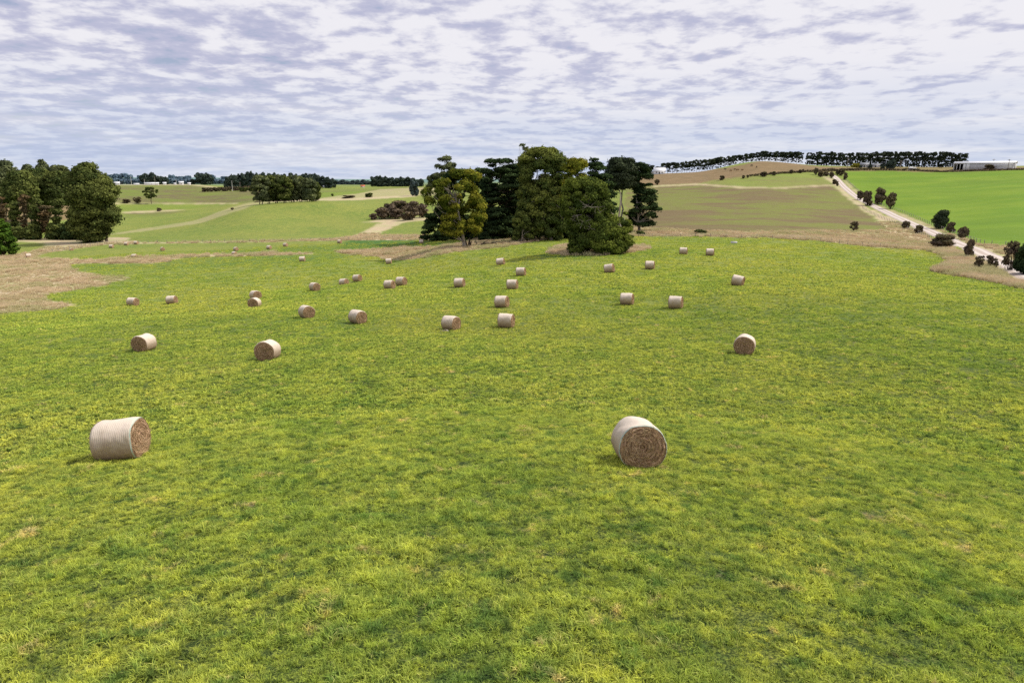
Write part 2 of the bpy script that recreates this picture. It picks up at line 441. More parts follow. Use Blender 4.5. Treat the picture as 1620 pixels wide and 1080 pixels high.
def ribbon(name, xy, width, matl, lift=.1, nw=9):
    d = np.gradient(xy, axis=0); d /= np.linalg.norm(d, axis=1)[:, None]
    nrm = np.stack([d[:, 1], -d[:, 0]], -1)
    w = np.asarray(width)*np.ones(len(xy))
    s = np.linspace(-.5, .5, nw)
    edge = (np.random.RandomState(3).rand(len(xy), nw)-.5)*.5*(np.abs(s) > .49)
    X = xy[:, None]+nrm[:, None]*((s[None]*w[:, None]+edge)[..., None])
    z = ground_z(X[..., 0].ravel(), X[..., 1].ravel()).reshape(X.shape[:2])
    zc = lift*(1-(np.abs(s)*2)**4*1.3)
    Z = z + zc[None]
    co = np.concatenate([X, Z[..., None]], -1).reshape(-1, 3)
    m_, k_ = X.shape[:2]
    i, j = np.meshgrid(np.arange(m_-1), np.arange(k_-1), indexing='ij')
    q = np.stack([i*k_+j, i*k_+j+1, (i+1)*k_+j+1, (i+1)*k_+j], -1).reshape(-1, 4)
    me = new_mesh(name, co, q.ravel(), np.full(len(q), 4), matl, True)
    a = me.color_attributes.new('across', 'FLOAT_COLOR', 'POINT')
    dd = np.zeros((len(co), 4), np.float32); dd[:, 0] = np.tile(s+.5, m_); a.data.foreach_set('color', dd.ravel())
    return link(name, me)
ro = ribbon('road', road_xy, 5.6, road_material(), .16)
ro['kind'] = 'structure'; ro['label'] = 'pale gravel lane climbing the hill beside the bright green paddock'

# ------------------------------------------------------------------ vegetation
def leaf_material(name, c1, c2, c3=None, trans=.25, sc=.35):
    m, nt = mat(name); n = N(nt)
    out = n('ShaderNodeOutputMaterial'); d = n('ShaderNodeBsdfDiffuse'); t = n('ShaderNodeBsdfTranslucent'); mx = n('ShaderNodeMixShader')
    mx.inputs[0].default_value = trans
    n.l(d.outputs[0], mx.inputs[1]); n.l(t.outputs[0], mx.inputs[2]); n.l(mx.outputs[0], out.inputs[0])
    geo = n('ShaderNodeNewGeometry'); p = geo.outputs['Position']
    a = n('ShaderNodeAttribute', attribute_name='tint'); sp = n('ShaderNodeSeparateColor'); n.l(a.outputs['Color'], sp.inputs[0])
    c = n.mix(n.ramp(n.noise(p, sc, 3, .6), .35, .65), c1, c2)
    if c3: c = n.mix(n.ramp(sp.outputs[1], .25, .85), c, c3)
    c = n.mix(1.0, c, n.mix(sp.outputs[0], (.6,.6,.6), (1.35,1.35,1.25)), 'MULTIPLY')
    n.l(c, d.inputs[0]); n.l(c, t.inputs[0])
    return m

def leaves_mesh(name, C, NRM, size, rng, matl, tintclump=None, droop=0.0, aspect=1.6):
    """rhombic leaf sprays: centres C, preferred normals NRM"""
    n = len(C)
    r1 = rng.normal(size=(n, 3)); r1 /= np.linalg.norm(r1, axis=1)[:, None]
    nn = NRM*.9 + r1*.52; nn /= np.linalg.norm(nn, axis=1)[:, None]
    r2 = rng.normal(size=(n, 3)); r2[:, 2] -= droop*2
    a = r2 - nn*(r2*nn).sum(1)[:, None]; a /= np.linalg.norm(a, axis=1)[:, None]
    b = np.cross(nn, a)
    s = size*(.6+.8*rng.rand(n))[:, None]
    l, w = s*aspect*.5, s*.5*(.7+.5*rng.rand(n))[:, None]
    bend = nn*s*.18
    V = np.stack([C-a*l-bend, C+b*w+bend*.3, C+a*l-bend, C-b*w+bend*.3], 1).reshape(-1, 3)
    me = new_mesh(name, V, np.arange(4*n), np.full(n, 4), matl)
    at = me.color_attributes.new('tint', 'FLOAT_COLOR', 'POINT')
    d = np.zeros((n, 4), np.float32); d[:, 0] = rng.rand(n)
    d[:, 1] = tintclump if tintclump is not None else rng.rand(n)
    at.data.foreach_set('color', np.repeat(d, 4, axis=0).ravel())
    return me

def tube(paths, segs=7):
    """paths: list of (points Nx3, radii N) -> co, flat, sizes"""
    co, fl, off = [], [], 0
    for pts, rad in paths:
        pts = np.array(pts, float); n = len(pts)
        t = np.gradient(pts, axis=0); t /= (np.linalg.norm(t, axis=1)[:, None]+1e-9)
        up = np.where(np.abs(t[:, 2:3]) > .9, np.array([[1., 0, 0]]), np.array([[0, 0, 1.]]))
        a = np.cross(t, up); a /= (np.linalg.norm(a, axis=1)[:, None]+1e-9); b = np.cross(t, a)
        an = np.linspace(0, 2*math.pi, segs, endpoint=False)
        ring = pts[:, None]+np.asarray(rad)[:, None, None]*(a[:, None]*np.cos(an)[None, :, None]+b[:, None]*np.sin(an)[None, :, None])
        co.append(ring.reshape(-1, 3))
        i, j = np.meshgrid(np.arange(n-1), np.arange(segs), indexing='ij'); j2 = (j+1) % segs
        fl.append((np.stack([i*segs+j, i*segs+j2, (i+1)*segs+j2, (i+1)*segs+j], -1).reshape(-1, 4)+off)); off += n*segs
    co = np.concatenate(co); fl = np.concatenate(fl)
    return co, fl.ravel(), np.full(len(fl), 4)
def limb(p0, p1, r0, r1, rng, bend=.12, n=6, sag=0.0):
    p0, p1 = np.array(p0, float), np.array(p1, float)
    L = np.linalg.norm(p1-p0); t = np.linspace(0, 1, n)
    off = rng.normal(size=3)*bend*L
    pts = p0[None]*(1-t)[:, None]+p1[None]*t[:, None]+off[None]*(np.sin(t*math.pi))[:, None]
    pts[:, 2] -= sag*L*np.sin(t*math.pi)
    pts[1:-1] += rng.normal(size=(n-2, 3))*L*.012
    return pts, r0*(1-t)+r1*t

BARK = {
 'pale': simple_mat('pale_bark', (.30,.25,.20), (.42,.37,.31), .8, .9, (.14,.11,.09)),
 'dark': simple_mat('dark_bark', (.06,.045,.035), (.10,.08,.06), 1.5, .95),
 'grey': simple_mat('grey_bark', (.24,.20,.17), (.34,.30,.26), 1.0, .95, (.10,.08,.07)),
 'mid': simple_mat('mid_bark', (.13,.10,.08), (.2,.16,.13), 1.0, .95),
}
LEAF = {
 'gum_gold': leaf_material('gum_gold_leaf', (0.076,0.108,0.018), (0.128,0.158,0.024), (0.301,0.286,0.038)),
 'gum': leaf_material('gum_leaf', (0.081,0.117,0.037), (0.131,0.166,0.048), (0.231,0.252,0.060)),
 'gum_grey': leaf_material('gum_grey_leaf', (0.083,0.108,0.061), (0.129,0.151,0.077), (0.194,0.216,0.096)),
 'gum_dark': leaf_material('gum_dark_leaf', (0.059,0.085,0.030), (0.099,0.126,0.040), (0.168,0.190,0.054)),
 'gum_red': leaf_material('gum_red_leaf', (0.090,0.075,0.045), (0.128,0.099,0.054), (0.180,0.120,0.060)),
 'cypress': leaf_material('cypress_leaf', (0.019,0.035,0.017), (0.035,0.055,0.023), (0.062,0.094,0.035), .1),
 'pine': leaf_material('pine_leaf', (0.061,0.090,0.025), (0.103,0.133,0.032), (0.178,0.214,0.039), .15),
 'shaggy': leaf_material('shaggy_leaf', (0.032,0.072,0.014), (0.065,0.128,0.020), (0.131,0.217,0.029), .15),
 'hilltop': leaf_material('hilltop_leaf', (0.032,0.046,0.031), (0.050,0.067,0.039), (0.081,0.098,0.055), .1, .05),
 'far': leaf_material('far_leaf', (0.039,0.060,0.053), (0.060,0.085,0.070), (0.088,0.114,0.088), .1, .05),  # far, haze and haze2 are bluer: distance haze put into the leaf colour
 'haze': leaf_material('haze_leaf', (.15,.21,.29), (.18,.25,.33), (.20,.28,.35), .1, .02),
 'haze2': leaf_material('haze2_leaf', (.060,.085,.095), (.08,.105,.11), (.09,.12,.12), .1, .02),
 'thorn': leaf_material('thorn_leaf', (0.105,0.078,0.063), (0.153,0.116,0.084), (0.197,0.171,0.093), .1, .8),
 'gorse': leaf_material('gorse_leaf', (0.133,0.101,0.077), (0.183,0.140,0.101), (0.239,0.183,0.125), .1, .3),
 'yellow': leaf_material('yellow_leaf', (.22,.22,.03), (.3,.28,.04), (.35,.33,.05), .2, .3),
}

def crown_points(clumps, size, rng, flat=.75, dens=2.6, lower=.45, yfac=1.0, core=.3):
    C, NM, TT = [], [], []
    for cq in clumps:
        c, rx, rz = cq[:3]
        area = 4*math.pi*((rx*rx + 2*rx*rz)/3)
        n = max(14, int(dens*area/(size*size*.8)))
        d = rng.normal(size=(n, 3)); d /= np.linalg.norm(d, axis=1)[:, None]
        keep = (d[:, 2] > -.15) | (rng.rand(n) < lower); d = d[keep]; n = len(d)
        # lumpy surface
        lump = 1+.22*np.sin(d[:, 0]*5+c[0])*np.sin(d[:, 1]*5+c[1])*np.sin(d[:, 2]*4+c[2])
        rr = np.where(rng.rand(n) < core, rng.rand(n)**.5*.8, .78+.3*rng.rand(n))*lump
        rr = np.where(rng.rand(n) < .07, rr*(1.1+.3*rng.rand(n)), rr)
        pos = c[None]+d*rr[:, None]*np.array([rx, rx, rz])[None]
        nm = d*np.array([1/rx, 1/rx, 1/rz])[None]; nm /= np.linalg.norm(nm, axis=1)[:, None]
        C.append(pos); NM.append(nm); t0 = rng.rand() if len(cq) < 4 else .25*rng.rand()+.85*cq[3]; TT.append(np.clip(t0*.8+rng.rand(n)*.3*np.clip(d[:, 2]+.5, 0, 1)-.25*(d[:, 2] < -.1), 0, 1))  # upper leaves tinted lighter, undersides darker: shading painted into each clump
    return np.concatenate(C), np.concatenate(NM), np.concatenate(TT)

G = 'trees in the central clump'
GL = 'trees of the left-hand wood'
def silhouette_tree(name, label, cat, base_uv, R, rows_, leaf, bark, seed, rc=1.6, flat=.7, nclump=40, size=None,
                    group=None, depth=.8, trunk_r=.35, lower=.45, limbs=14, dens=2.6, droop=.15, yoff=0.0, trunks=1, core=.3, fill=0.0, dead=0):
    """a tree whose outline (photo rows v, left u, right u) stands at range R"""
    rng = np.random.RandomState(seed)
    ub, vb = base_uv
    if group == G: R = hit(ub, vb)[1]+max(0, R-180)*.7
    elif group == GL: R = hit(ub, vb)[1]+max(0, R-255)*.8
    elif name == 'cypress_tree': R = hit(ub, vb)[1]
    size = size or max(.16, R*.00185)
    base = foot(ub, R, vb)
    th = math.atan2(base[0], base[1])
    ex = np.array([math.cos(th), -math.sin(th), 0]); ey = np.array([math.sin(th), math.cos(th), 0])
    rws = []
    for v, ul, ur in rows_:
        a, b = P(ul, v, R), P(ur, v, R)
        rws.append((a[2]-base[2], float((a-base) @ ex), float((b-base) @ ex)))
    rc *= .86*(R/180 if group in (G, GL) else 1)**.5; nclump = int(nclump*1.35)
    rws.sort(); zz = np.array([q[0] for q in rws]); xl = np.array([q[1] for q in rws]); xr = np.array([q[2] for q in rws])
    zt = zz[-1]; zb = max(zz[0], .2)
    wmax = (xr-xl).max()
    cl = []
    tries = 0
    while len(cl) < nclump and tries < nclump*60:
        tries += 1
        z = zb + (zt-zb)*rng.rand()
        l, r_ = np.interp(z, zz, xl), np.interp(z, zz, xr)
        w = r_-l
        if rng.rand() > w/wmax + .12: continue
        k = rc*(.65+.7*rng.rand())
        k = min(k, max(w*.5, rc*.35), (zt-zb)*.3/flat)
        kz = k*flat
        ct = (l+r_)/2; hw = max(w/2-k*(.75 if group == GL else .8), 0)
        a = rng.rand()*2*math.pi; q = (1-fill)*(.55+.45*rng.rand()**.5)+fill*rng.rand()**.5
        lum = .5+.5*math.sin(3*a+seed+z/zt*9)*math.sin(z/zt*13+seed*1.7+2*a)
        q *= (.84+.22*lum) if group == GL else (.86+.18*lum)
        x = ct+hw*q*math.cos(a); y = hw*q*math.sin(a)*depth
        zc = min(max(z, kz*.8+ (zb if zb > .5 else 0)), zt-kz*.9)
        c = np.array([x, y, zc])
        if any(np.linalg.norm((c-o[0])/np.array([1, 1, flat])) < .62*min(k, o[1]) for o in cl): continue
        cl.append((c, k, kz, lum))  # lum also drives the tint: highlights painted on bulges, shade in recesses
    root = thing(name, base + ey*yoff, label, cat, group, -th)
    C, NM, TT = crown_points(cl, size, rng, flat, dens, lower, core=core)
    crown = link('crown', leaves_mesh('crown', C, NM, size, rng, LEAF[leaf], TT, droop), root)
    ctop = np.array([np.interp(zt*.8, zz, xl)+np.interp(zt*.8, zz, xr), 0, 0])/2
    paths = []
    tb = [np.array([0, 0, -.4])]
    for k in range(trunks):
        b0 = np.array([(k-(trunks-1)/2)*trunk_r*3.2, rng.normal()*.3, -.4])
        tp = np.array([ctop[0]+(k-(trunks-1)/2)*wmax*.15, rng.normal()*.5, zt*.82])
        pts, rad = limb(b0, tp, trunk_r/math.sqrt(trunks), trunk_r*.18, rng, .05, 10)
        rad = rad.copy(); rad[0] *= 1.45; rad[1] *= 1.1
        paths.append((pts, rad))
    order = sorted(cl, key=lambda o: -np.linalg.norm(o[0][:2]))
    for c, k, kz, _l in order[:limbs]:
        tpth = paths[rng.randint(trunks)][0]
        zs = max(min(c[2]-np.linalg.norm(c[:2])*.55, zt*.7), zt*.08)
        s = tpth[int(np.argmin(np.abs(tpth[:, 2]-zs)))]
        paths.append(limb(s, c, trunk_r*.36, trunk_r*.08, rng, .10, 7, -.02))
        for q in range(2):
            e = c+rng.normal(size=3)*k*.6
            paths.append(limb(s*.4+c*.6, e, trunk_r*.14, trunk_r*.04, rng, .1, 4))
    link('trunk', new_mesh('trunk', *tube(paths), BARK[bark], True), root)
    if dead:
        pt = []
        for q in range(dead):
            z = zt*(.32+.35*rng.rand()); a = -math.pi/2+rng.normal()*.7
            l, r_ = np.interp(z, zz, xl), np.interp(z, zz, xr); w = (r_-l)/2
            e = np.array([(l+r_)/2+math.cos(a)*w*.8, math.sin(a)*w*1.0*depth, z])
            s = e*.35; s[2] = z-w*.2
            p_, r0 = limb(s, e, .11, .03, rng, .12, 7)
            pt = [(p_, r0)]
            for j in range(4):
                e2 = p_[3+j % 4 if 3+j % 4 < 7 else 6]+rng.normal(size=3)*np.array([1.3, .5, .8])
                pt.append(limb(p_[2+j], e2, .05, .015, rng, .1, 4))
            link('dead_branch', new_mesh('dead_branch', *tube(pt, 5), BARK['grey'], True), root)
    return root

# unit trees / bushes to be copied ---------------------------------
def unit_tree(name, seed, leaf, bark, style, H=14.0, W=9.0, size=1.0):
    rng = np.random.RandomState(seed)
    cl = []
    if style in ('row', 'row_low'):      # tall trunk, domed top
        lo = .14 if style == 'row' else .03
        for k in range(15):
            z = H*(.46+.48*rng.rand()); r0 = W*.5*math.sqrt(max(.05, 1-((z/H-.6)/.42)**2))*.7
            a = rng.rand()*6.28; q = rng.rand()**.5
            cl.append((np.array([r0*q*math.cos(a), r0*q*math.sin(a), z]), W*.15*(.7+.6*rng.rand()), W*.10))
        for k in range(10 if style == 'row' else 18):
            a = rng.rand()*6.28; z = H*(lo+.4*rng.rand())
            cl.append((np.array([W*.25*math.cos(a), W*.25*math.sin(a), z]), W*.085*(.7+.6*rng.rand()), W*.06))
    elif style == 'round':
        for k in range(26):
            z = H*(.12+.78*rng.rand()); r0 = W*.5*math.sqrt(max(.05, 1-((z/H-.5)/.52)**2))*.72
            a = rng.rand()*6.28; q = .5+.5*rng.rand()**.5
            cl.append((np.array([r0*q*math.cos(a), r0*q*math.sin(a), z]), W*.2*(.7+.5*rng.rand()), W*.15))
    elif style == 'open':
        for k in range(44):
            z = H*(.34+.58*rng.rand()); r0 = W*.5*max(.15, min(.28+(z/H-.3)*1.7, 1.15-abs(z/H-.62)*1.7))
            a = rng.rand()*6.28; q = .2+.8*rng.rand()**.5
            cl.append((np.array([r0*q*math.cos(a), r0*q*math.sin(a), z]), W*.075*(.7+.6*rng.rand()), W*.065))
    C, NM, TT = crown_points(cl, size, rng, dens=1.35 if style[:3] == 'row' else 2.0, core=.25)
    crown = leaves_mesh(name+'_crown', C, NM, size, rng, LEAF[leaf], TT, .1)
    tr = .032*H*.5
    paths = [limb((0, 0, -.6), (rng.normal()*.4, rng.normal()*.4, H*.85), tr, tr*.25, rng, .02, 7)]
    for c, k, kz in cl[:8]:
        s = paths[0][0][min(5, max(1, int(c[2]/H*4)))]
        paths.append(limb(s, c, tr*.4, tr*.12, rng, .08, 5))
    trunk = new_mesh(name+'_trunk', *tube(paths, 5), BARK[bark], True)
    return crown, trunk
def put_tree(name, unit, loc, sx, sz, rz, label, cat, group):
    o = thing(name, loc, label, cat, group, rz); o.scale = (sx, sx, sz)
    a = link('crown', unit[0], o); b = link('trunk', unit[1], o)
    return o

def unit_bush(name, seed, leaf, size, lean=0.0, n=16, stem=True, open_=False):
    """about 1 m wide and 1 m tall"""
    rng = np.random.RandomState(seed); cl = []
    for k in range(n):
        a = rng.rand()*6.28; q = rng.rand()**.5*.32; z = .16+.68*rng.rand()
        w = math.sqrt(max(.06, 1-((z-.42)/.62)**2))
        cl.append((np.array([q*w*math.cos(a)+lean*z, q*w*math.sin(a), z]), (.11 if open_ else .19)*(.7+.5*rng.rand()), (.08 if open_ else .15)))
    C, NM, TT = crown_points(cl, size, rng, dens=2.0 if not open_ else 1.1, lower=.7, core=.35)
    C[:, 2] = np.maximum(C[:, 2], .02)
    cr = leaves_mesh(name+'_foliage', C, NM, size, rng, LEAF[leaf], TT, 0, 2.0)
    paths = [limb((0, 0, -.12), c*.95, .03, .008, rng, .12, 5) for c, _, _ in cl[:9]]
    st = new_mesh(name+'_stems', *tube(paths, 5), BARK['dark'], True)
    return cr, st
def put_bush(unit, loc, w, h, rz, label, cat='bush', group=None, name='bush', d=None):
    o = thing(name, loc, label, cat, group, rz); o.scale = (w, d or w, h)
    link('foliage', unit[0], o); link('stems', unit[1], o)
    return o

# ---------- central clump
S = silhouette_tree
S('cypress_tree', 'low black-green cypress at the left foot of the central clump', 'tree', (690,380), 176,
  [(383,662,725),(372,658,735),(355,660,740),(338,668,742),(325,690,735)], 'cypress', 'dark', 11, rc=1.9, flat=.45, nclump=40, lower=.3, group=G, fill=.4)
S('gum_tree', 'tall airy gum rising behind the golden gum, left end of the clump', 'tree', (705,380), 188,
  [(300,672,735),(282,671,730),(272,682,728),(262,684,724),(250,690,714),(247,696,708)], 'gum_grey', 'pale', 12, rc=1.35, flat=.7, nclump=30, lower=.2, group=G, trunk_r=.35)
S('cypress_tree', 'dark cypress crown directly behind the golden gum', 'tree', (730,380), 186,
  [(378,690,782),(340,680,785),(310,675,782),(290,676,785),(274,700,783),(266,728,775)], 'cypress', 'dark', 13, rc=2.2, flat=.45, nclump=46, group=G, fill=.4)
S('gum_tree', 'golden green gum with curved pale limbs, leaning over a stump', 'tree', (735,392), 165,
  [(374,690,765),(362,688,768),(345,690,775),(330,692,772),(318,662,768),(305,657,768),(296,664,764),(285,680,766),(276,690,762),(270,712,748),(268,722,740)],
  'gum_gold', 'pale', 14, rc=1.4, flat=.85, nclump=62, lower=.2, group=G, trunk_r=.42, limbs=26, core=.2, dens=2.8)
S('cypress_tree', 'tall layered black-green cypress left of the highest gum', 'tree', (785,380), 184,
  [(325,748,832),(300,750,838),(285,752,838),(272,752,828),(262,760,826),(255,764,818),(251,775,808)], 'cypress', 'dark', 15, rc=2.1, flat=.42, nclump=50, lower=.2, group=G, trunks=3, trunk_r=.6, limbs=24)
S('cypress_tree', 'squat black cypress filling the gap below the layered cypress', 'tree', (790,380), 182,
  [(382,750,815),(368,745,818),(350,748,818),(335,755,815),(328,765,805)], 'cypress', 'dark', 16, rc=2.0, flat=.5, nclump=42, group=G, fill=.5)
S('gum_tree', 'highest olive gum with a domed crown at the top of the clump', 'tree', (850,380), 180,
  [(375,815,890),(345,812,900),(320,815,905),(295,812,905),(272,812,905),(256,812,902),(246,818,896),(239,830,886),(234,862,884)],
  'gum', 'pale', 17, rc=2.1, flat=.75, nclump=92, lower=.22, group=G, trunk_r=.55, limbs=22, trunks=2)
S('gum_tree', 'thin twiggy gum top poking above the domed crown', 'tree', (826,380), 184,
  [(238,818,842),(232,816,836),(227,815,832),(225,820,830)], 'gum_grey', 'pale', 18, rc=.65, flat=.4, nclump=7, lower=.15, group=G, trunk_r=.18, limbs=7, dens=1.6)
S('gum_tree', 'low grey-green gum shrub at the foot of the highest gum', 'tree', (824,383), 168,
  [(380,806,842),(365,808,848),(350,805,848),(342,810,840),(335,815,830)], 'gum', 'pale', 19, rc=1.1, flat=.7, nclump=24, lower=.3, group=G, trunk_r=.2)
S('gum_tree', 'broad olive gum behind the left side of the round pine', 'tree', (872,380), 170,
  [(382,845,905),(365,838,908),(345,832,908),(325,828,905),(308,835,900),(298,850,890)], 'gum', 'pale', 20, rc=1.7, flat=.8, nclump=38, lower=.25, group=G, trunk_r=.4)
S('gum_tree', 'yellow-green gum crown right of the highest gum', 'tree', (908,380), 182,
  [(340,885,935),(310,882,935),(285,885,932),(270,888,932),(258,893,928),(250,900,920)], 'gum_gold', 'pale', 21, rc=1.5, flat=.8, nclump=34, lower=.2, group=G)
S('cypress_tree', 'dark cypress spire between the yellow-green gum and the round-headed pine', 'tree', (945,375), 192,
  [(350,920,985),(320,918,978),(290,922,972),(275,926,966),(262,928,955),(255,930,950),(250,932,945)], 'cypress', 'dark', 22, rc=1.9, flat=.4, nclump=46, group=G, lower=.25)
S('pine_tree', 'round-headed dark pine on a bare trunk at the back of the clump', 'tree', (984,372), 200,
  [(300,958,1010),(290,955,1014),(276,954,1016),(264,958,1012),(255,962,1003),(250,968,990)], 'hilltop', 'grey', 23, rc=1.9, flat=.6, nclump=46, size=.42, group=G, trunk_r=.4)
S('cypress_tree', 'black layered cypress leaning out at the right end of the clump', 'tree', (1012,368), 182,
  [(358,998,1034),(345,985,1042),(330,990,1045),(315,1000,1040),(300,1000,1038),(290,992,1034),(278,985,1036),(268,985,1030),(260,998,1026),(257,1004,1022)],
  'cypress', 'grey', 24, rc=1.8, flat=.42, nclump=64, lower=.2, group=G, trunk_r=.45, limbs=26)
S('gum_tree', 'small dark green tree below the leaning cypress, beside pale dead trunks', 'tree', (985,380), 160,
  [(378,965,1003),(362,960,1004),(345,972,1000),(332,978,998)], 'pine', 'pale', 25, rc=1.1, flat=.6, nclump=20, group=G, trunk_r=.3)
S('pine_tree', 'broad olive pine with grey dead twigs in a ring of dry grass', 'tree', (944,401), 137,
  [(402,900,985),(394,888,998),(384,884,1007),(370,890,1002),(355,888,985),(340,880,978),(325,880,976),(310,884,972),(298,888,966),(288,894,950),(282,902,938)],
  'pine', 'grey', 26, rc=1.45, flat=.85, nclump=190, lower=.5, trunk_r=.45, limbs=30, size=.26, dens=2.4, fill=.15, dead=16, group=G)
for q, (ub, wd, vt, lab) in enumerate([(822,24,262,'dark foliage of a tall tree between the layered cypress and the highest gum'),(925,28,300,'dark tall tree filling the space behind the broad pine'),(765,18,348,'black cypress undergrowth between the golden gum and the squat cypress'),(835,22,340,'black cypress undergrowth beneath the highest gum, left side'),
        (868,22,330,'black cypress undergrowth beneath the highest gum, right side'),(900,20,325,'dark cypress undergrowth showing left of the broad pine'),(795,40,312,'dark inner branches of a cypress behind the layered one')]):
    S('cypress_tree', lab, 'tree', (ub, 379.5), 200, [(381,ub-wd,ub+wd),(365,ub-wd,ub+wd),(vt+8,ub-wd*.8,ub+wd*.8),(vt,ub-wd*.4,ub+wd*.4)], 'cypress', 'dark', 130+q, rc=1.9, flat=.5, nclump=26, group=G, fill=.5, limbs=5)
# ---------- left group
S('gum_tree', 'huge domed gum at the right end of the left-hand wood', 'tree', (158,383), 246,
  [(384,132,163),(374,118,178),(362,108,184),(351,104,197),(342,106,200),(334,108,188),(326,106,180),(316,104,194),(306,98,201),(298,98,192),(290,100,182),(281,106,172),(272,110,160),(264,118,150),(257,124,140)],
  'gum_dark', 'mid', 31, rc=2.9, flat=.7, nclump=84, lower=.3, group=GL, trunk_r=.8, trunks=3, limbs=30, dens=2.5)
spec = [
 ('tall dark gum with flat crown, leftmost in the left-hand wood', 8, 300, [(318,-40,34),(300,-42,36),(284,-34,34),(272,-20,28),(262,-8,22),(254,0,16)], 'gum_grey', 2.3, 44),
 ('bushy green gum crown left of the middle of the left-hand wood', 30, 275, [(318,0,60),(303,-2,64),(290,2,60),(279,10,50),(271,20,40)], 'gum_dark', 2.5, 44),
 ('dark round crown behind the middle of the left-hand wood', 57, 305, [(316,26,90),(300,26,92),(285,28,86),(273,36,76),(267,46,64)], 'gum_dark', 2.5, 46),
 ('crown merging into the huge domed gum on its left', 90, 285, [(325,62,128),(310,58,130),(295,58,126),(282,66,122),(272,78,120)], 'gum_dark', 2.5, 54),
 ('airy pale-leaved gum top above the left-hand wood', 66, 320, [(276,50,84),(268,54,80),(259,59,73),(252,61,67)], 'gum_grey', 1.3, 16),
 ('small airy gum top left of the twiggy one above the wood', 43, 325, [(276,30,56),(267,34,52),(260,38,48)], 'gum_grey', 1.3, 12),
 ('sparse spreading gum top just left of the huge domed gum', 92, 318, [(280,66,114),(270,72,112),(262,80,106)], 'gum_grey', 1.4, 24),
 ('wide rounded crown spreading behind the slender gums at the left', 28, 330, [(322,-14,64),(308,-24,74),(296,-22,74),(284,-10,68),(276,4,58),(271,18,44)], 'gum_dark', 2.6, 60),
 ('wide rounded crown spreading behind the reddish slender gum', 76, 318, [(322,40,122),(308,34,126),(295,40,124),(281,48,116),(273,60,106)], 'gum_dark', 2.6, 60),
]
for q, (lab, ub, RR, rw, lf, rc, nc) in enumerate(spec):
    S('gum_tree', lab, 'tree', (ub, 372), RR, rw, lf, 'mid', 40+q, rc=rc, flat=.75, nclump=int(nc*1.2), lower=.25, group=GL, trunk_r=.4)
thin = [(2,312,372,'leftmost slender gum in front of the left-hand wood'),(24,318,376,'slender gum with dark foliage, second from the left edge'),
        (37,308,377,'slender gum with reddish foliage above the dry grass bank'),(56,314,378,'slender twin-trunked gum in the middle of the front row'),
        (71,320,378,'slender gum with thick lower foliage in the front row'),(91,312,379,'slender gum nearest the huge domed gum')]
for q, (ub, vt, vb, lab) in enumerate(thin):
    S('gum_tree', lab, 'tree', (ub, vb), 252, [(370,ub-12,ub+12),(355,ub-6,ub+7),(342,ub-12,ub+10),(328,ub-12,ub+13),(vt+4,ub-8,ub+9),(vt,ub-3,ub+5)],
      'gum_red' if q % 2 == 0 else 'gum_dark', 'mid', 60+q, rc=1.55, flat=.55, nclump=12, lower=.25, group=GL, trunk_r=.28, dens=2.0, trunks=2, limbs=12)
for q, (ub, w, h, lab) in enumerate([(28,9,6,'low dark bush under the slender gums at the left'),(52,9,7,'low green bush under the middle slender gums'),
        (88,10,8,'dark bush under the gum beside the dry bank'),(115,11,10,'black-green undergrowth left of the huge gum trunks'),(138,10,9,'black-green undergrowth at the huge gum trunks')]):
    S('bush', lab, 'bush', (ub, 379), 247, [(381,ub-w*1.7,ub+w*1.7),(378-h*2,ub-w*1.5,ub+w*1.5),(378-h*3.2,ub-w*.7,ub+w*.7)], 'gum_dark' if q < 3 else 'cypress', 'dark', 80+q,
      rc=1.7, flat=.6, nclump=22, group=GL, trunk_r=.2, limbs=6, fill=.5)
S('cypress_tree', 'shaggy bright green conifer at the left edge, in front of the dry grass', 'tree', (6,405), 186,
  [(404,-24,26),(396,-28,33),(384,-26,31),(370,-24,23),(358,-20,17),(350,-12,9),(346,-6,3)], 'shaggy', 'dark', 90, rc=1.35, flat=.6, nclump=75, lower=.45, trunk_r=.4, fill=.3)

# ---------- clump on the left hill crest
GH = 'trees in the clump on the hill crest'
hc = [(412,277,318,13),(424,278,318,13),(437,277,318,12),(450,279,318,12),(463,278,317,12),(476,279,317,12),(488,282,317,12),(498,288,316,9)]
for q, (ub, vt, vb, w) in enumerate(hc):
    S('gum_tree', ['leftmost tree of the grey-green clump on the hill crest','second tree from the left in the crest clump','third tree from the left in the crest clump','middle left tree of the crest clump',
      'middle right tree of the crest clump','third tree from the right in the crest clump','second tree from the right in the crest clump','small rightmost tree of the crest clump'][q], 'tree', (ub, vb), 505+((q*7) % 3)*6,
      [(vb,ub-w*.95,ub+w*.95),(vb-14,ub-w*1.1,ub+w*1.1),((vt+vb)/2-4,ub-w*1.25,ub+w*1.25),(vt+7,ub-w*1.05,ub+w*1.05),(vt,ub-w*.6,ub+w*.6)],
      'gum_dark' if q % 2 else 'gum_grey', 'mid', 100+q, rc=2.3, flat=.75, nclump=40, lower=.3, size=.8, group=GH, trunk_r=.4, trunks=2, limbs=8)
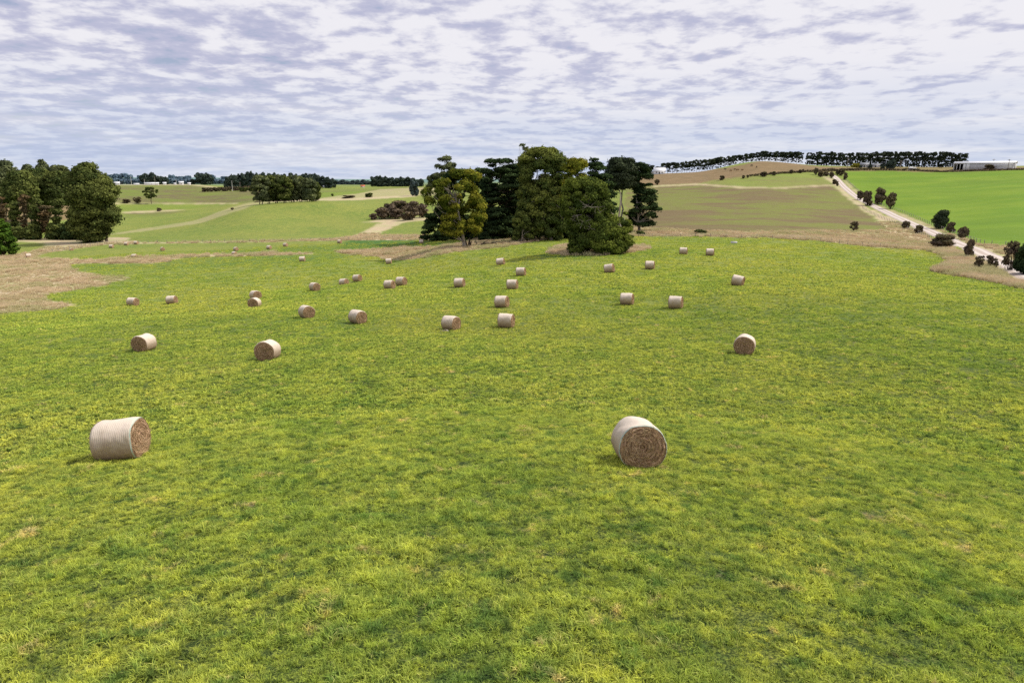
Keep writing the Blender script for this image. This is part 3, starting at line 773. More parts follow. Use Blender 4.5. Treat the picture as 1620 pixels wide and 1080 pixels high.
# ---------- windbreak rows on the hilltop
rowu = [unit_tree('row_pine%d' % k, 200+k, 'hilltop', 'dark', 'row', 14, 9+.8*k, .85) for k in range(5)]
rowl = [unit_tree('row_pine_low%d' % k, 210+k, 'hilltop', 'dark', 'row_low', 14, 9+.8*k, .85) for k in range(5)]
rr = random.Random(4)
def along(pts, u):
    return float(np.interp(u, [p[0] for p in pts], [p[1] for p in pts]))
topv = [(1040,258),(1078,257),(1110,253),(1150,248),(1180,244),(1205,240),(1240,240.5),(1268,241),(1276,241.5),(1300,241),(1340,242),(1400,242),(1440,241),(1500,242.5),(1522,243.5),(1530,247)]
def row(u0, u1, step, R0, R1, label, group, jit=.8, units=None):
    u = u0
    while u <= u1:
        uu = u+rr.uniform(-jit, jit); f = (u-u0)/(u1-u0+1e-6); R = R0+(R1-R0)*f+rr.uniform(-3, 3)
        b = foot(uu, R, 265); t = P(uu, along(topv, uu)+rr.uniform(-.6, 1.4), R)
        H = max(6, t[2]-b[2]); w = rr.uniform(.72, 1.05)*max(.8, H/16)
        put_tree('pine_tree', rr.choice(units or rowu), b, w, H/13.2, rr.uniform(0, 6.28), label, 'tree', group)
        u += step*rr.uniform(.85, 1.15)
row(1079, 1266, 4.6, 745, 735, 'dark pine in the windbreak row along the hill brow, left of the sky gap', 'pines of the windbreak left of the sky gap')
row(1277, 1527, 4.8, 760, 790, 'dark pine in the windbreak row between the sky gap and the long shed', 'pines of the windbreak right of the sky gap', units=rowl)
for uu, vt, lab in [(1042,264,'small pine standing right behind the white-roofed farmhouse'),(1048,259,'leftmost full pine above the white-roofed farmhouse'),(1056,258,'pine just right of the white-roofed farmhouse'),
                    (1064,257.5,'broad pine at the right end of the short hilltop group'),(1071,258,'narrow pine closing the short hilltop group')]:
    b = foot(uu, 725, 268); t = P(uu, vt, 725)
    put_tree('pine_tree', rowu[int(uu) % 5], b, .9, (t[2]-b[2])/13.2, uu, lab, 'tree', 'pines in the short group by the farmhouse')
for uu, vt, lab in [(1012,264,'far pine showing between the clump and the farmhouse, left one'),(1022,260,'tallest far pine between the clump and the farmhouse'),(1031,262,'far pine at the left wall of the farmhouse')]:
    b = foot(uu, 735, 268); t = P(uu, vt, 735)
    put_tree('pine_tree', rowu[int(uu) % 5], b, 1.0, (t[2]-b[2])/13.2, uu, lab, 'tree', 'pines behind the farmhouse')

# ---------- background trees on the left
farp = [unit_tree('far_pine%d' % k, 220+k, 'far', 'dark', 'round', 14, 13+k, 1.1) for k in range(3)]
hazp = [unit_tree('haze_tree%d' % k, 230+k, 'haze', 'mid', 'round', 14, 17+2*k, 2.4) for k in range(2)]
hz2 = [unit_tree('hazy_tree%d' % k, 236+k, 'haze2', 'mid', 'round', 14, 15+2*k, 1.6) for k in range(2)]
def bg(unit, u, vt, vb, R, wpx, label, group=None, ground=True, name='tree'):
    b = foot(u, R, vb); p = P(u, vb, R)
    t = P(u, vt, R); H = t[2]-min(b[2], p[2]); b[2] = min(b[2], p[2])
    W = wpx*R/F*kw(u)
    return put_tree(name, unit, b, W/15.0, H/13.0, u*.37, label, 'tree', group)
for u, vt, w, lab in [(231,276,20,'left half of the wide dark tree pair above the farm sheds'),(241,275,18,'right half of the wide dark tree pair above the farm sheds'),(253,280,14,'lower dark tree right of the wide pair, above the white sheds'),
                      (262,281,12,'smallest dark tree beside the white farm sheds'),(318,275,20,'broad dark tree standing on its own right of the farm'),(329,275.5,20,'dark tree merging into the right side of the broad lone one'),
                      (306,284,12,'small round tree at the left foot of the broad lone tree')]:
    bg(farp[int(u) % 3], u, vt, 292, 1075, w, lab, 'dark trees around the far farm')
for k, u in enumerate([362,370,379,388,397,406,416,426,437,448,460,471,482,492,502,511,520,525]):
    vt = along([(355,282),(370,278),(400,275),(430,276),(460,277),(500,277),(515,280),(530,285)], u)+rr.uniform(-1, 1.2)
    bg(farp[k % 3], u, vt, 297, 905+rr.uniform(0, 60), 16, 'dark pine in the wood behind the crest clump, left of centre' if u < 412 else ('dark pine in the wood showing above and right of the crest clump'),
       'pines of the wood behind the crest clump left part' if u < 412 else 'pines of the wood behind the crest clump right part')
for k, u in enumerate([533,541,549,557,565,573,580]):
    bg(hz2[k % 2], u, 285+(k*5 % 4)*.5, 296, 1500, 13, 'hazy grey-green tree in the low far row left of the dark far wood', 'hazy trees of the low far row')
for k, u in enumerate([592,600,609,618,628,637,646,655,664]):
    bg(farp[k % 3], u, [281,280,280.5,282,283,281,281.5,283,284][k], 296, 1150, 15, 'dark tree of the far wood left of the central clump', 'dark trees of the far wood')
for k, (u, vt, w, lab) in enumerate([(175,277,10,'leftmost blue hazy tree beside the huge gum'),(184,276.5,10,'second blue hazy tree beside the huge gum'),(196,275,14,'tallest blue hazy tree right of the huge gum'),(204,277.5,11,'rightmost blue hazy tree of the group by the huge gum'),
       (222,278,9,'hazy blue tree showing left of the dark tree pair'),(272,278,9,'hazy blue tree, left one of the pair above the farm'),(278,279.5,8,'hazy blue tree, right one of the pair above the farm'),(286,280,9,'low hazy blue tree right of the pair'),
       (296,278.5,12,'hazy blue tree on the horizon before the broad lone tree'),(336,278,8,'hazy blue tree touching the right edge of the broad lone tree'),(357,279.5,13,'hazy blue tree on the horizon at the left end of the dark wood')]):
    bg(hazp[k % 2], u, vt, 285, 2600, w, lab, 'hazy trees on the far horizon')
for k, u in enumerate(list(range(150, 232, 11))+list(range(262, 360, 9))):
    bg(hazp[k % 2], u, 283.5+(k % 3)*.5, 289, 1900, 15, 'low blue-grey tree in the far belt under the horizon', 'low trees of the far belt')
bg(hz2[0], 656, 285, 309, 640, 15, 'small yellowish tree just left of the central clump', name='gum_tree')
lone = unit_tree('lone', 244, 'gum_dark', 'mid', 'open', 14, 13, .55)
p, Rr = hit(240, 323); t = P(240, 297, Rr)
put_tree('gum_tree', lone, p, 29*Rr/F/13*kw(240), (t[2]-p[2])/13, 1.0, 'lone sparse tree standing in the left far paddock', 'tree', None)
ytree = unit_tree('yellow', 245, 'yellow', 'mid', 'round', 14, 15, 1.0)

# ---------- bushes
bu_t = [unit_bush('thorn%d' % k, 300+k, 'thorn', .10, (k-1)*.1, 16) for k in range(3)]
bu_d = [unit_bush('dark%d' % k, 310+k, 'gum_dark', .10, 0, 16) for k in range(2)]
bu_g = [unit_bush('gorse%d' % k, 320+k, 'gorse', .085, 0, 22) for k in range(3)]
bu_near = [unit_bush('near_thorn%d' % k, 330+k, 'thorn', .045, .15*(k-1), 34) for k in range(3)]
bu_open = [unit_bush('open_thorn%d' % k, 340+k, 'thorn', .05, 0, 30, open_=True) for k in range(3)]
bu_cyp = unit_bush('near_dark', 350, 'cypress', .04, 0, 46)
bu_pn = unit_bush('near_pine', 351, 'hilltop', .045, -.1, 34)
def bush_at(unit, u, v, w, h, label, group=None, name='bush', dark=None):
    """(u, v) centre, w x h size as seen"""
    p, R = hit(u, v+h*.5)
    return put_bush(unit, p, w*R/F*1.1*kw(u), h*R/F*1.1*kh(u), u*.7, label, 'bush' if name == 'bush' else 'tree', group, name)
for q, (u, v, w, h, lab) in enumerate([
 (1040,288.6,9,8,'round dark bush on the slope right of the leaning cypress'),(1142,281.7,8,6.5,'lone round bush in the middle of the brown slope'),(1176,280,6,5,'small bush right of the lone one on the brown slope'),
 (1183,279.5,5,4.5,'paler small bush touching its left neighbour on the brown slope'),(1208,276,11,7,'largest dark bush at the left end of the hillside hedge'),(1223.6,274.7,9,6,'second dark bush along the hillside hedge'),
 (1251.7,272,7,5.5,'small bush in the middle of the hillside hedge'),(1266,271.5,6,5,'small bush right of the middle of the hillside hedge'),(1270.5,270,5,4,'tiny bush close behind another on the hillside hedge'),
 (1291,272,9,10,'tall bush beginning the row by the lane top'),(1298,276,9,8,'bush second in the row by the lane top'),(1307,275,12,7,'wide low bush in the row by the lane top'),(1315,277.5,8,9,'last bush in the row, touching the lane top'),
 (1320,288,8,7,'upper bush of the pair left of the lane'),(1324.5,291,5,7,'lower bush of the pair left of the lane'),(1325,273,9,8,'left bush above the lane bend at the hill top'),(1331,273,9,10,'middle bush above the lane bend at the hill top'),
 (1337,279,8,11,'right bush above the lane bend, at the paddock corner'),
 (1360,310,12,13,'left small bush of the roadside group halfway up the lane'),(1372,315,17,21,'larger bush of the roadside group, left of the lane'),(1391,311,21,24,'largest round bush right of the lane halfway up'),
 (1409,319,17,23,'round bush right of the largest one halfway up the lane')]):
    bush_at(bu_t[q % 3], u, v, w, h, lab)
for q, (u, v, w, h, lab) in enumerate([(1432,356,13,11,'small bush left of the lane near the fence corner'),(1453,363,14,12,'small dark dome of a bush left of the lane'),(1504,360.5,15,16,'feathery bush beside the roadside tree'),
       (1523,369,18,18,'windswept dark bush right of the lane'),(1490,382,37,20,'wide domed bush beside the lane, largest of the near ones'),(1531.6,395,16,29,'narrow upright bush at the near lane edge')]):
    bush_at(bu_near[q % 3], u, v, w, h, lab)
bush_at(bu_pn, 1487, 348.5, 27, 27, 'windswept dark tree leaning right over the paddock fence', name='pine_tree')
for q, (u, v, w, h, lab, un) in enumerate([(1351,357.5,18,15,'bare-stemmed thorn bush alone at the foot of the brown slope',0),(1547,416,22,23,'twiggy thorn bush, left one of the close pair in dry grass',1),
       (1568,413,26,27,'twiggy thorn bush with forked stem, right one of the close pair',2),(1597,404,36,48,'tall open thorn tree with leaning trunk at the right edge',0)]):
    bush_at(bu_open[un], u, v, w, h, lab, name='bush' if q < 3 else 'thorn_tree')
bush_at(bu_cyp, 1622, 412, 48, 46, 'dense dark green bush cut by the right edge of the picture')
bush_at(bu_d[0], 1108, 368, 25, 8, 'flat dark bush lying in the dry strip right of the clump')
bush_at(bu_d[1], 1013, 369, 18, 7, 'flat dark bush in the dry strip at the foot of the leaning cypress')
bush_at(bu_t[0], 218, 317, 14, 8.5, 'round dark bush left of the lone sparse tree')
bush_at(bu_t[1], 200, 318.5, 13, 6, 'low dark bush at the right edge of the huge gum')
bush_at(bu_t[2], 252, 331.5, 10, 5, 'small dark bush in the paddock below the lone sparse tree')
bush_at(bu_d[0], 584, 309, 14, 6.5, 'rounded green bush in the far paddock above the gorse')
bush_at(bu_t[1], 551, 311.5, 22, 4, 'long flat brown bush in the far paddock')
bush_at(bu_d[1], 526, 308.5, 5, 4, 'tiny round bush in the far bright paddock')
bush_at(bu_t[0], 368, 330.5, 6, 3.5, 'tiny dark bush on the dry track up the left hill')
for q, (u, v, w, h, lab) in enumerate([(592,343,16,9,'leftmost low gorse bush of the brown thicket'),(605,338,22,17,'second gorse bush of the brown thicket'),(619,334,26,20,'tall gorse bush in the middle of the brown thicket'),(634,327,28,16,'highest gorse bush at the top of the brown thicket'),
       (628,339,24,14,'front gorse bush in the middle of the brown thicket'),(648,338,26,20,'dark round gorse bush at the front right of the thicket'),(655,328,24,16,'gorse bush behind at the right of the thicket'),(667,334,20,20,'gorse bush touching the central clump')]):
    bush_at(bu_g[q % 3], u, v, w, h, lab, 'gorse bushes of the brown thicket')
for k, u in enumerate([346,352,358,364,370,376,382,388,394,400,340,334,328,322]):
    v = along([(320,287.5),(346,291),(370,295),(402,300)], u)
    b = foot(u, 880, v+3)
    put_bush(bu_t[k % 3], b, 6.5, 5.0, u, 'low scrubby bush in the hedge running down from the far farm', 'bush', 'bushes of the far farm hedge')
for k, u in enumerate([382,389,397]):
    bush_at(bu_d[k % 2], u, 300, 9, 6.5, ['left','middle','right'][k]+' rounded shrub where the hedge meets the crest clump')

# hedge lines on the right hill (thin dark lines of low growth)
def hedge(pts, h, w, label, seed, leaf='thorn', n=900, size=.7):
    rng = np.random.RandomState(seed)
    xy = catmull([foot(u, R, v)[:2] if R else hit(u, v)[0][:2] for u, v, R in pts], 8)
    s = np.concatenate([[0], np.cumsum(np.linalg.norm(np.diff(xy, axis=0), axis=1))])
    t = rng.rand(n)*s[-1]
    x = np.interp(t, s, xy[:, 0]); y = np.interp(t, s, xy[:, 1])
    hh = h*(.55+.6*vnoise(t/6, t*0))
    z = rng.rand(n)**.7*hh
    x = x+rng.normal(size=n)*w*.35; y = y+rng.normal(size=n)*w*.35
    C = np.stack([x, y, ground_z(x, y)+z+.1], -1)
    nm = rng.normal(size=(n, 3)); nm[:, 2] += 1.2; nm /= np.linalg.norm(nm, axis=1)[:, None]
    o = link('hedge', leaves_mesh('hedge', C, nm, size, rng, LEAF[leaf], None, 0))
    tag(o, label, 'hedge')
hedge([(1185,279.5,0),(1208,277.5,0),(1240,275,0),(1270,272.7,0),(1300,271.5,0)], 1.6, 1.4, 'thin dark hedge line linking the bushes on the brown hillside', 1, n=1500)
hedge([(1300,271,0),(1330,270.4,0),(1370,269.6,0),(1420,270,0),(1455,270.8,0)], 2.0, 2.0, 'dark hedge along the top edge of the bright paddock', 2, n=2200)
hedge([(1455,271,0),(1490,272.2,0),(1540,271,0),(1620,268.7,0)], 1.2, 3.0, 'low brown scrub along the paddock top below the long shed', 3, 'gorse', 2000)
hedge([(402,320.5,0),(430,318.6,0),(460,318,0)], 1.0, 2.5, 'dark scrub at the foot of the crest clump', 4, n=500)

# dead wood ---------------------------------------------------------
rng = np.random.RandomState(77)
p, R = hit(737, 391.5)
o = thing('tree_stump', p, 'split dark stump standing in dry grass under the golden gum', 'stump')
pt = [limb((0,0,-.2), (-.9,.2,3.2), .75, .35, rng, .05), limb((.5,0,-.2), (1.0,.2,2.6), .45, .15, rng, .05), limb((1.3,.1,-.2), (1.5,.1,1.6), .3, .1, rng, .05)]
link('trunk', new_mesh('trunk', *tube(pt), BARK['dark'], True), o)
p, R = hit(757, 389.5)
o = thing('fallen_branch', p, 'long fallen dead branch lying right of the split stump', 'fallen branch')
pt = [limb((-1.6,0,.25), (6.0,.3,1.0), .30, .08, rng, .05, 8), limb((1.2,0,.8), (3.2,.2,1.9), .12, .03, rng, .06), limb((-.5,0,.6), (-1.5,0,2.2), .14, .04, rng, .08), limb((3.5,.1,1.0), (5.5,0,.1), .12, .04, rng, .05), limb((6.0,.3,.9), (10.5,.3,.3), .09, .02, rng, .06, 8)]
link('branch', new_mesh('branch', *tube(pt), BARK['dark'], True), o)
p = foot(976, 165, 380)
o = thing('dead_tree', p, 'pale bare dead trunks standing between the round pine and the leaning cypress', 'dead tree')
top1 = P(981, 302, 165)-p; th = math.atan2(p[0], p[1])
loc = lambda u, v: (P(u, v, 165)-p)
pt = [limb((0,0,-.3), loc(981,326), .42, .22, rng, .02, 7), limb(loc(981,327), loc(981,300), .21, .04, rng, .03), limb(loc(979,345), loc(966,336), .2, .1, rng, .06), limb(loc(979,352), loc(988,370), .24, .18, rng, .05), limb(loc(966,336), loc(962,318), .1, .03, rng, .06)]
link('trunk', new_mesh('trunk', *tube(pt), BARK['pale'], True), o)

# ------------------------------------------------------------------ hay bales
def wrap_material():
    m, nt = mat('net_wrap'); n = N(nt)
    out = n('ShaderNodeOutputMaterial'); b = n('ShaderNodeBsdfPrincipled'); n.l(b.outputs[0], out.inputs[0])
    b.inputs['Roughness'].default_value = .8; b.inputs['Specular IOR Level'].default_value = .2
    tc = n('ShaderNodeTexCoord'); p = tc.outputs['Object']; sp = n('ShaderNodeSeparateXYZ'); n.l(p, sp.inputs[0])
    oi = n('ShaderNodeObjectInfo')
    nz = n.noise(p, 3.2, 4, .7)
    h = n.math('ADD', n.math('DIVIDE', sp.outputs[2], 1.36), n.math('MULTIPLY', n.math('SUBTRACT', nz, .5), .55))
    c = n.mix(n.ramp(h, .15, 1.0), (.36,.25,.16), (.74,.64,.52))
    c = n.mix(n.ramp(n.noise(n.scale(p, (1, .35, .35)), 9, 3, .7), .5, .75, 0, .5), c, (.62,.48,.42))
    w = n('ShaderNodeTexWave'); w.wave_type = 'BANDS'; w.bands_direction = 'X'
    w.inputs['Scale'].default_value = 5.2; w.inputs['Distortion'].default_value = 2.6; w.inputs['Detail'].default_value = 2; w.inputs['Detail Scale'].default_value = 1.2
    n.l(p, w.inputs['Vector'])
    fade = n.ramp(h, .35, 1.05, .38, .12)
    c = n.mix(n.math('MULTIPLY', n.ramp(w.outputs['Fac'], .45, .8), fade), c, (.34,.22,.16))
    c = n.mix(n.ramp(n.noise(p, 22, 3, .7), .55, .75, 0, .35), c, (.3,.2,.12))
    n.l(c, b.inputs['Base Color'])
    bu = n('ShaderNodeBump'); bu.inputs['Strength'].default_value = .3; bu.inputs['Distance'].default_value = .015
    n.l(n.math('ADD', w.outputs['Fac'], n.noise(p, 14, 3)), bu.inputs['Height']); n.l(bu.outputs[0], b.inputs['Normal'])
    return m
def straw_material():
    m, nt = mat('straw_end'); n = N(nt)
    out = n('ShaderNodeOutputMaterial'); b = n('ShaderNodeBsdfPrincipled'); n.l(b.outputs[0], out.inputs[0])
    b.inputs['Roughness'].default_value = .9; b.inputs['Specular IOR Level'].default_value = .1
    tc = n('ShaderNodeTexCoord'); p = tc.outputs['Object']; sp = n('ShaderNodeSeparateXYZ'); n.l(p, sp.inputs[0])
    z = n.math('SUBTRACT', sp.outputs[2], .66); y = sp.outputs[1]
    rad = n.math('SQRT', n.math('ADD', n.math('MULTIPLY', z, z), n.math('MULTIPLY', y, y)))
    ang = n.math('ARCTAN2', z, y)
    cv = n('ShaderNodeCombineXYZ'); n.l(n.math('MULTIPLY', ang, .6), cv.inputs[0]); n.l(n.math('ADD', n.math('MULTIPLY', rad, 6.5), n.math('MULTIPLY', ang, .16)), cv.inputs[1])
    s1 = n.noise(cv.outputs[0], 2.4, 5, .75)
    s2 = n.noise(p, 30, 3, .7)
    wob = n.math('MULTIPLY', n.noise(p, 2.6, 3, .6), 7)
    ring = n.math('SINE', n.math('ADD', n.math('ADD', n.math('MULTIPLY', rad, 62), ang), wob))
    s1 = n.math('ADD', n.math('MULTIPLY', s1, .83), n.math('MULTIPLY', n.math('ADD', n.math('MULTIPLY', ring, .5), .5), .17))
    c = n.mix(n.ramp(s1, .36, .66), (.17,.090,.052), (.66,.43,.28))
    c = n.mix(n.ramp(s2, .45, .75, 0, .35), c, (.56,.40,.25))
    c = n.mix(n.ramp(n.noise(p, 2.5, 3, .6), .4, .7, 0, .45), c, (.27,.155,.075))
    n.l(c, b.inputs['Base Color'])
    bu = n('ShaderNodeBump'); bu.inputs['Strength'].default_value = .9; bu.inputs['Distance'].default_value = .05
    n.l(s1, bu.inputs['Height']); n.l(bu.outputs[0], b.inputs['Normal'])
    return m
M_WRAP, M_STRAW = wrap_material(), straw_material()
M_STRAND = leaf_material('straw_strand', (.42,.28,.16), (.30,.18,.10), (.58,.43,.27), .1, 8)
M_GREEN = simple_mat('green_net_edge', (.34,.44,.36), (.56,.53,.44), 8, .8)

BR, BL, BZ = .675, .64, .625
def bale_parts(seed, detail=True):
    rng = np.random.RandomState(seed)
    na, nx = (96, 30) if detail else (40, 10)
    an = np.linspace(0, 2*math.pi, na, endpoint=False)
    def rad(a, x):
        r = BR*(1+.018*np.sin(2*a+seed)+.012*np.sin(3*a+1.7*seed)+.008*np.sin(5*a+x*3))
        r = r+.012*np.sin(x*7+seed)*np.cos(a*2) + .012*(vnoise(a*6+30, x*9+seed*3.1+50)-.5)
        return r
    def pos(a, x, k=1.0):
        r = rad(a, x)*k
        e = np.clip((np.abs(x)-(BL-.07))/.07, 0, 1); r = r*(1-.05*e*e)
        y = r*np.cos(a)*1.02; z = BZ+r*np.sin(a)
        y = y*(1+.07*np.clip((.45-z)/.45, 0, 1)); z = np.where(z < .07, .07-(.07-z)*.15, z)+.02*np.sin(a*4+x*5+seed)*(z > .3)
        return np.stack([x+0*a, y, z], -1)
    X = np.linspace(-BL, BL, nx)
    A, XX = np.meshgrid(an, X)
    co = pos(A, XX).reshape(-1, 3)
    i, j = np.meshgrid(np.arange(nx-1), np.arange(na), indexing='ij'); j2 = (j+1) % na
    q = np.stack([i*na+j, (i+1)*na+j, (i+1)*na+j2, i*na+j2], -1).reshape(-1, 4)[:, ::-1]
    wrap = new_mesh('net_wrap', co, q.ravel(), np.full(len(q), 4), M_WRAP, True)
    ends = []
    for sgn in (-1, 1):
        nr = 22 if detail else 6
        ks = np.linspace(0.0, 1.0, nr)
        A, K = np.meshgrid(an, ks[1:])
        pts = pos(A, np.full(A.shape, sgn*BL), K*.985)
        bump = .035*(vnoise(A*3+seed*7, K*22+A*.8)-.5)*2 + .05*(vnoise(np.cos(A)*K*4+20, np.sin(A)*K*4+20+seed)-.5)
        bulge = .05*(1-K**2) - .05*np.exp(-(K/.16)**2)
        edge = np.clip((K-.9)/.1, 0, 1)
        pts[..., 0] += sgn*((bump*(1 if detail else .4)+bulge)*(1-edge) - .004)
        ctr = np.array([[sgn*(BL+.0), 0, BZ]])
        co = np.concatenate([pts.reshape(-1, 3), ctr]); ci = len(co)-1; m_ = nr-1
        i, j = np.meshgrid(np.arange(m_-1), np.arange(na), indexing='ij'); j2 = (j+1) % na
        q = np.stack([i*na+j, i*na+j2, (i+1)*na+j2, (i+1)*na+j], -1).reshape(-1, 4)
        jj = np.arange(na); t = np.stack([np.full(na, ci), (jj+1) % na, jj], -1)
        if sgn > 0: q = q[:, ::-1]; t = t[:, ::-1]
        me = new_mesh('straw_end', co, np.concatenate([q.ravel(), t.ravel()]), np.concatenate([np.full(len(q), 4), np.full(na, 3)]), M_STRAW, True)
        strands = None
        if detail:
            n = 1400
            a = rng.rand(n)*6.283; k = np.sqrt(rng.rand(n))*.99
            c = pos(a, np.full(n, sgn*BL), k); c[:, 0] += sgn*(.01+.05*(1-k**2))
            # stalks follow the winding
            tg = np.stack([rng.normal(size=n)*.25+sgn*.25, -np.sin(a)+rng.normal(size=n)*.45, np.cos(a)+rng.normal(size=n)*.45], -1)
            tg /= np.linalg.norm(tg, axis=1)[:, None]
            L = (.05+.11*rng.rand(n))[:, None]; w = .0045
            sd = np.cross(tg, np.array([[1., 0, 0]])+rng.normal(size=(n, 3))*.4); sd /= np.linalg.norm(sd, axis=1)[:, None]
            V = np.stack([c-sd*w, c+sd*w, c+tg*L+sd*w*.6, c+tg*L-sd*w*.6], 1).reshape(-1, 3)
            strands = new_mesh('loose_straw', V, np.arange(4*n), np.full(n, 4), M_STRAND)
            at = strands.color_attributes.new('tint', 'FLOAT_COLOR', 'POINT')
            d = np.zeros((n, 4), np.float32); d[:, 0] = rng.rand(n); d[:, 1] = rng.rand(n); at.data.foreach_set('color', np.repeat(d, 4, axis=0).ravel())
        ends.append((me, strands))
    # green strip of net along the edge
    A, XX = np.meshgrid(an, np.array([BL-.034, BL-.016, BL+.004]))
    co = pos(A, XX, 1.006).reshape(-1, 3); i, j = np.meshgrid(np.arange(2), np.arange(na), indexing='ij'); j2 = (j+1) % na
    q = np.stack([i*na+j, (i+1)*na+j, (i+1)*na+j2, i*na+j2], -1).reshape(-1, 4)[:, ::-1]
    green = new_mesh('net_edge', co, q.ravel(), np.full(len(q), 4), M_GREEN, True)
    return wrap, ends, green
def prox_bale(seed, detail, green=False):
    o = _empty('hay_bale', (0, 0, 0))
    wrap, ends, gr = bale_parts(seed, detail)
    link('net_wrap', wrap, o)
    for me, st in ends:
        e = link('straw_end', me, o)
        if st: link('loose_straw', st, e)
    if green: link('net_edge', gr, o)
    return o
def copy_tree(o, parent=None):
    c = o.copy(); COL.objects.link(c); c.parent = parent
    for ch in list(o.children): copy_tree(ch, c)
    return c
BALES = [   # u, v of the foot, yaw of the visible end from facing the camera (+ = turned right), label, extra tilt
 (198,728,62,'large round bale front left, its right end facing the light'),
 (1009,740,13,'large round bale front right, showing its spiral straw end'),
 (229,556,-35,'round bale left, second row, straw end turned left'),
 (424,570,-22,'round bale beside the second row, spiral end facing left of camera'),
 (1177,561.5,-3,'round bale facing the camera squarely, alone at the right'),
 (403,487,-20,'front bale of the overlapping pair left of centre'),
 (405,474,25,'rear bale half hidden behind the front one of the overlapping pair'),
 (211,484,48,'bale sunk behind the low rise at the left, the left one'),
 (273,481,60,'bale sunk behind the low rise at the left, the right one'),
 (486,503.5,22,'bale with a bright rim, right of the overlapping pair'),
 (566.5,512.5,36,'bale right of the bright-rimmed one, end turned right'),
 (498.5,460.5,28,'bale behind the bright-rimmed one, nearer the left valley'),
 (545,452,50,'left bale of the close pair right of the valley bale'),
 (566,445.7,52,'right bale of the close pair, slightly farther off'),
 (617,457.4,58,'left bale of the touching pair in mid field'),
 (635.5,451.8,54,'right bale of the touching pair in mid field'),
 (615.5,417.6,82,'small pale bale side-on below the brown grass bank'),
 (478.5,414,78,'small pale bale side-on at the left valley edge'),
 (714,522.6,52,'bale with a scrap of wrap on the grass beside it'),
 (801,519.2,72,'nearest bale of the column right of centre'),
 (794.5,487,68,'second bale of the column, dark hole in its end'),
 (811,458.2,75,'third bale of the column right of centre'),
 (727.5,455,70,'bale standing alone left of the column, side-on'),
 (824.5,437,75,'fourth bale of the column, a little to the right'),
 (792.5,420,75,'farthest bale of the column, closest to the trees'),
 (965,431.7,72,'tilted bale just in front of the round pine'),
 (1028,426.5,84,'pale side-on bale right of the tilted one'),
 (1081,402.8,84,'left one of the two bales nearest the dry strip on the right'),
 (1123,404.8,87,'right one of the two bales nearest the dry strip on the right'),
 (1166,452.4,74,'leaning bale on the slope farthest right in mid field'),
 (992,483,78,'left bale of the side-on pair right of centre'),
 (1069,488.9,78,'right bale of the side-on pair right of centre'),
 (45.5,407.8,-80,'pale bale at the left edge beside the shaggy conifer'),
 (113.5,396.3,8,'brown bale end sunk in the dry grass bank at the left'),
 (176.5,392.5,60,'leftmost of three bales by the fence below the huge gum'),
 (200,388.3,60,'middle of three bales by the fence below the huge gum'),
 (215.5,386.7,55,'rightmost of three bales by the fence below the huge gum'),
 (212.5,406.5,60,'bale half sunk in the dry strip below the three by the fence'),
 (257.5,396.8,14,'brown-ended bale alone in the far left strip'),
 (373.5,397,30,'upper bale of the close far pair left of centre'),
 (371,402.5,40,'lower bale of the close far pair, sunk in the dry strip'),
 (426,394.5,50,'far bale right of the close far pair'),
 (452,390.3,50,'far bale between the close far pair and the tree clump'),
 (537.5,385,50,'far bale nearest the boundary fence in the middle distance'),
 (667,385.6,88,'small pale bale in dark grass left of the tree clump'),
]
protos = [prox_bale(1, True, True), prox_bale(2, True, True)]
mids = [prox_bale(k, True) for k in (3, 4)]
lows = [prox_bale(k, False) for k in (5, 6)]
used = set(); bale_pos = []
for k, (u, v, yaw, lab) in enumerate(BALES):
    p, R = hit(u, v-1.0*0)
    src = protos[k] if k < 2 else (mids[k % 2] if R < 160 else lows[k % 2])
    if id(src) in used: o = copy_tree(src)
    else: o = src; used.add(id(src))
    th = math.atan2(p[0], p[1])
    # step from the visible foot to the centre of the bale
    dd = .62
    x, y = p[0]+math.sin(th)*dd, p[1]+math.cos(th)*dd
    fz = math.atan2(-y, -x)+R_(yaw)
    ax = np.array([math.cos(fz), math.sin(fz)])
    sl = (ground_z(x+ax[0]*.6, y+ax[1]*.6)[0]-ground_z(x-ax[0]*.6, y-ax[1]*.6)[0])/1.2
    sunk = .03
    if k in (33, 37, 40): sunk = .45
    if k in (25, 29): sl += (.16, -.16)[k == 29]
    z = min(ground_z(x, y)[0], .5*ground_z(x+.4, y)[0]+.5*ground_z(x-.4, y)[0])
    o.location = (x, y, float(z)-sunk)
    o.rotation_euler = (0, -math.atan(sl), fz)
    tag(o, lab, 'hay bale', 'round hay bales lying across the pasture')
    bale_pos.append((x, y))
# half-buried pale object at the far right, and the scrap by a bale
def box_co(x0, x1, y0, y1, z0, z1):
    return [(x0,y0,z0),(x1,y0,z0),(x1,y1,z0),(x0,y1,z0),(x0,y0,z1),(x1,y0,z1),(x1,y1,z1),(x0,y1,z1)]
BF = [0,3,2,1, 4,5,6,7, 0,1,5,4, 1,2,6,5, 2,3,7,6, 3,0,4,7]
def boxes(name, bs, m, parent=None, loc=None):
    co, fl = [], []
    for b in bs:
        o_ = len(co); co += box_co(*b); fl += [f+o_ for f in BF]
    return link(name, new_mesh(name, co, fl, [4]*(6*len(bs)), m), parent, loc)
M_CONC = simple_mat('concrete', (.55,.53,.50), (.68,.66,.62), 3, .8)
M_WATER = simple_mat('trough_water', (.10,.13,.15), (.14,.17,.18), 3, .1)
p, R = hit(1161, 385.3)
o = thing('water_trough', p, 'low pale concrete trough lying in the grass below the dry strip', 'trough', None, -math.atan2(p[0], p[1])+.1)
boxes('trough_wall', [(-.72,.72,-.42,-.34,0,.5),(-.72,.72,.34,.42,0,.5),(-.72,-.64,-.34,.34,0,.5),(.64,.72,-.34,.34,0,.5)], M_CONC, o)
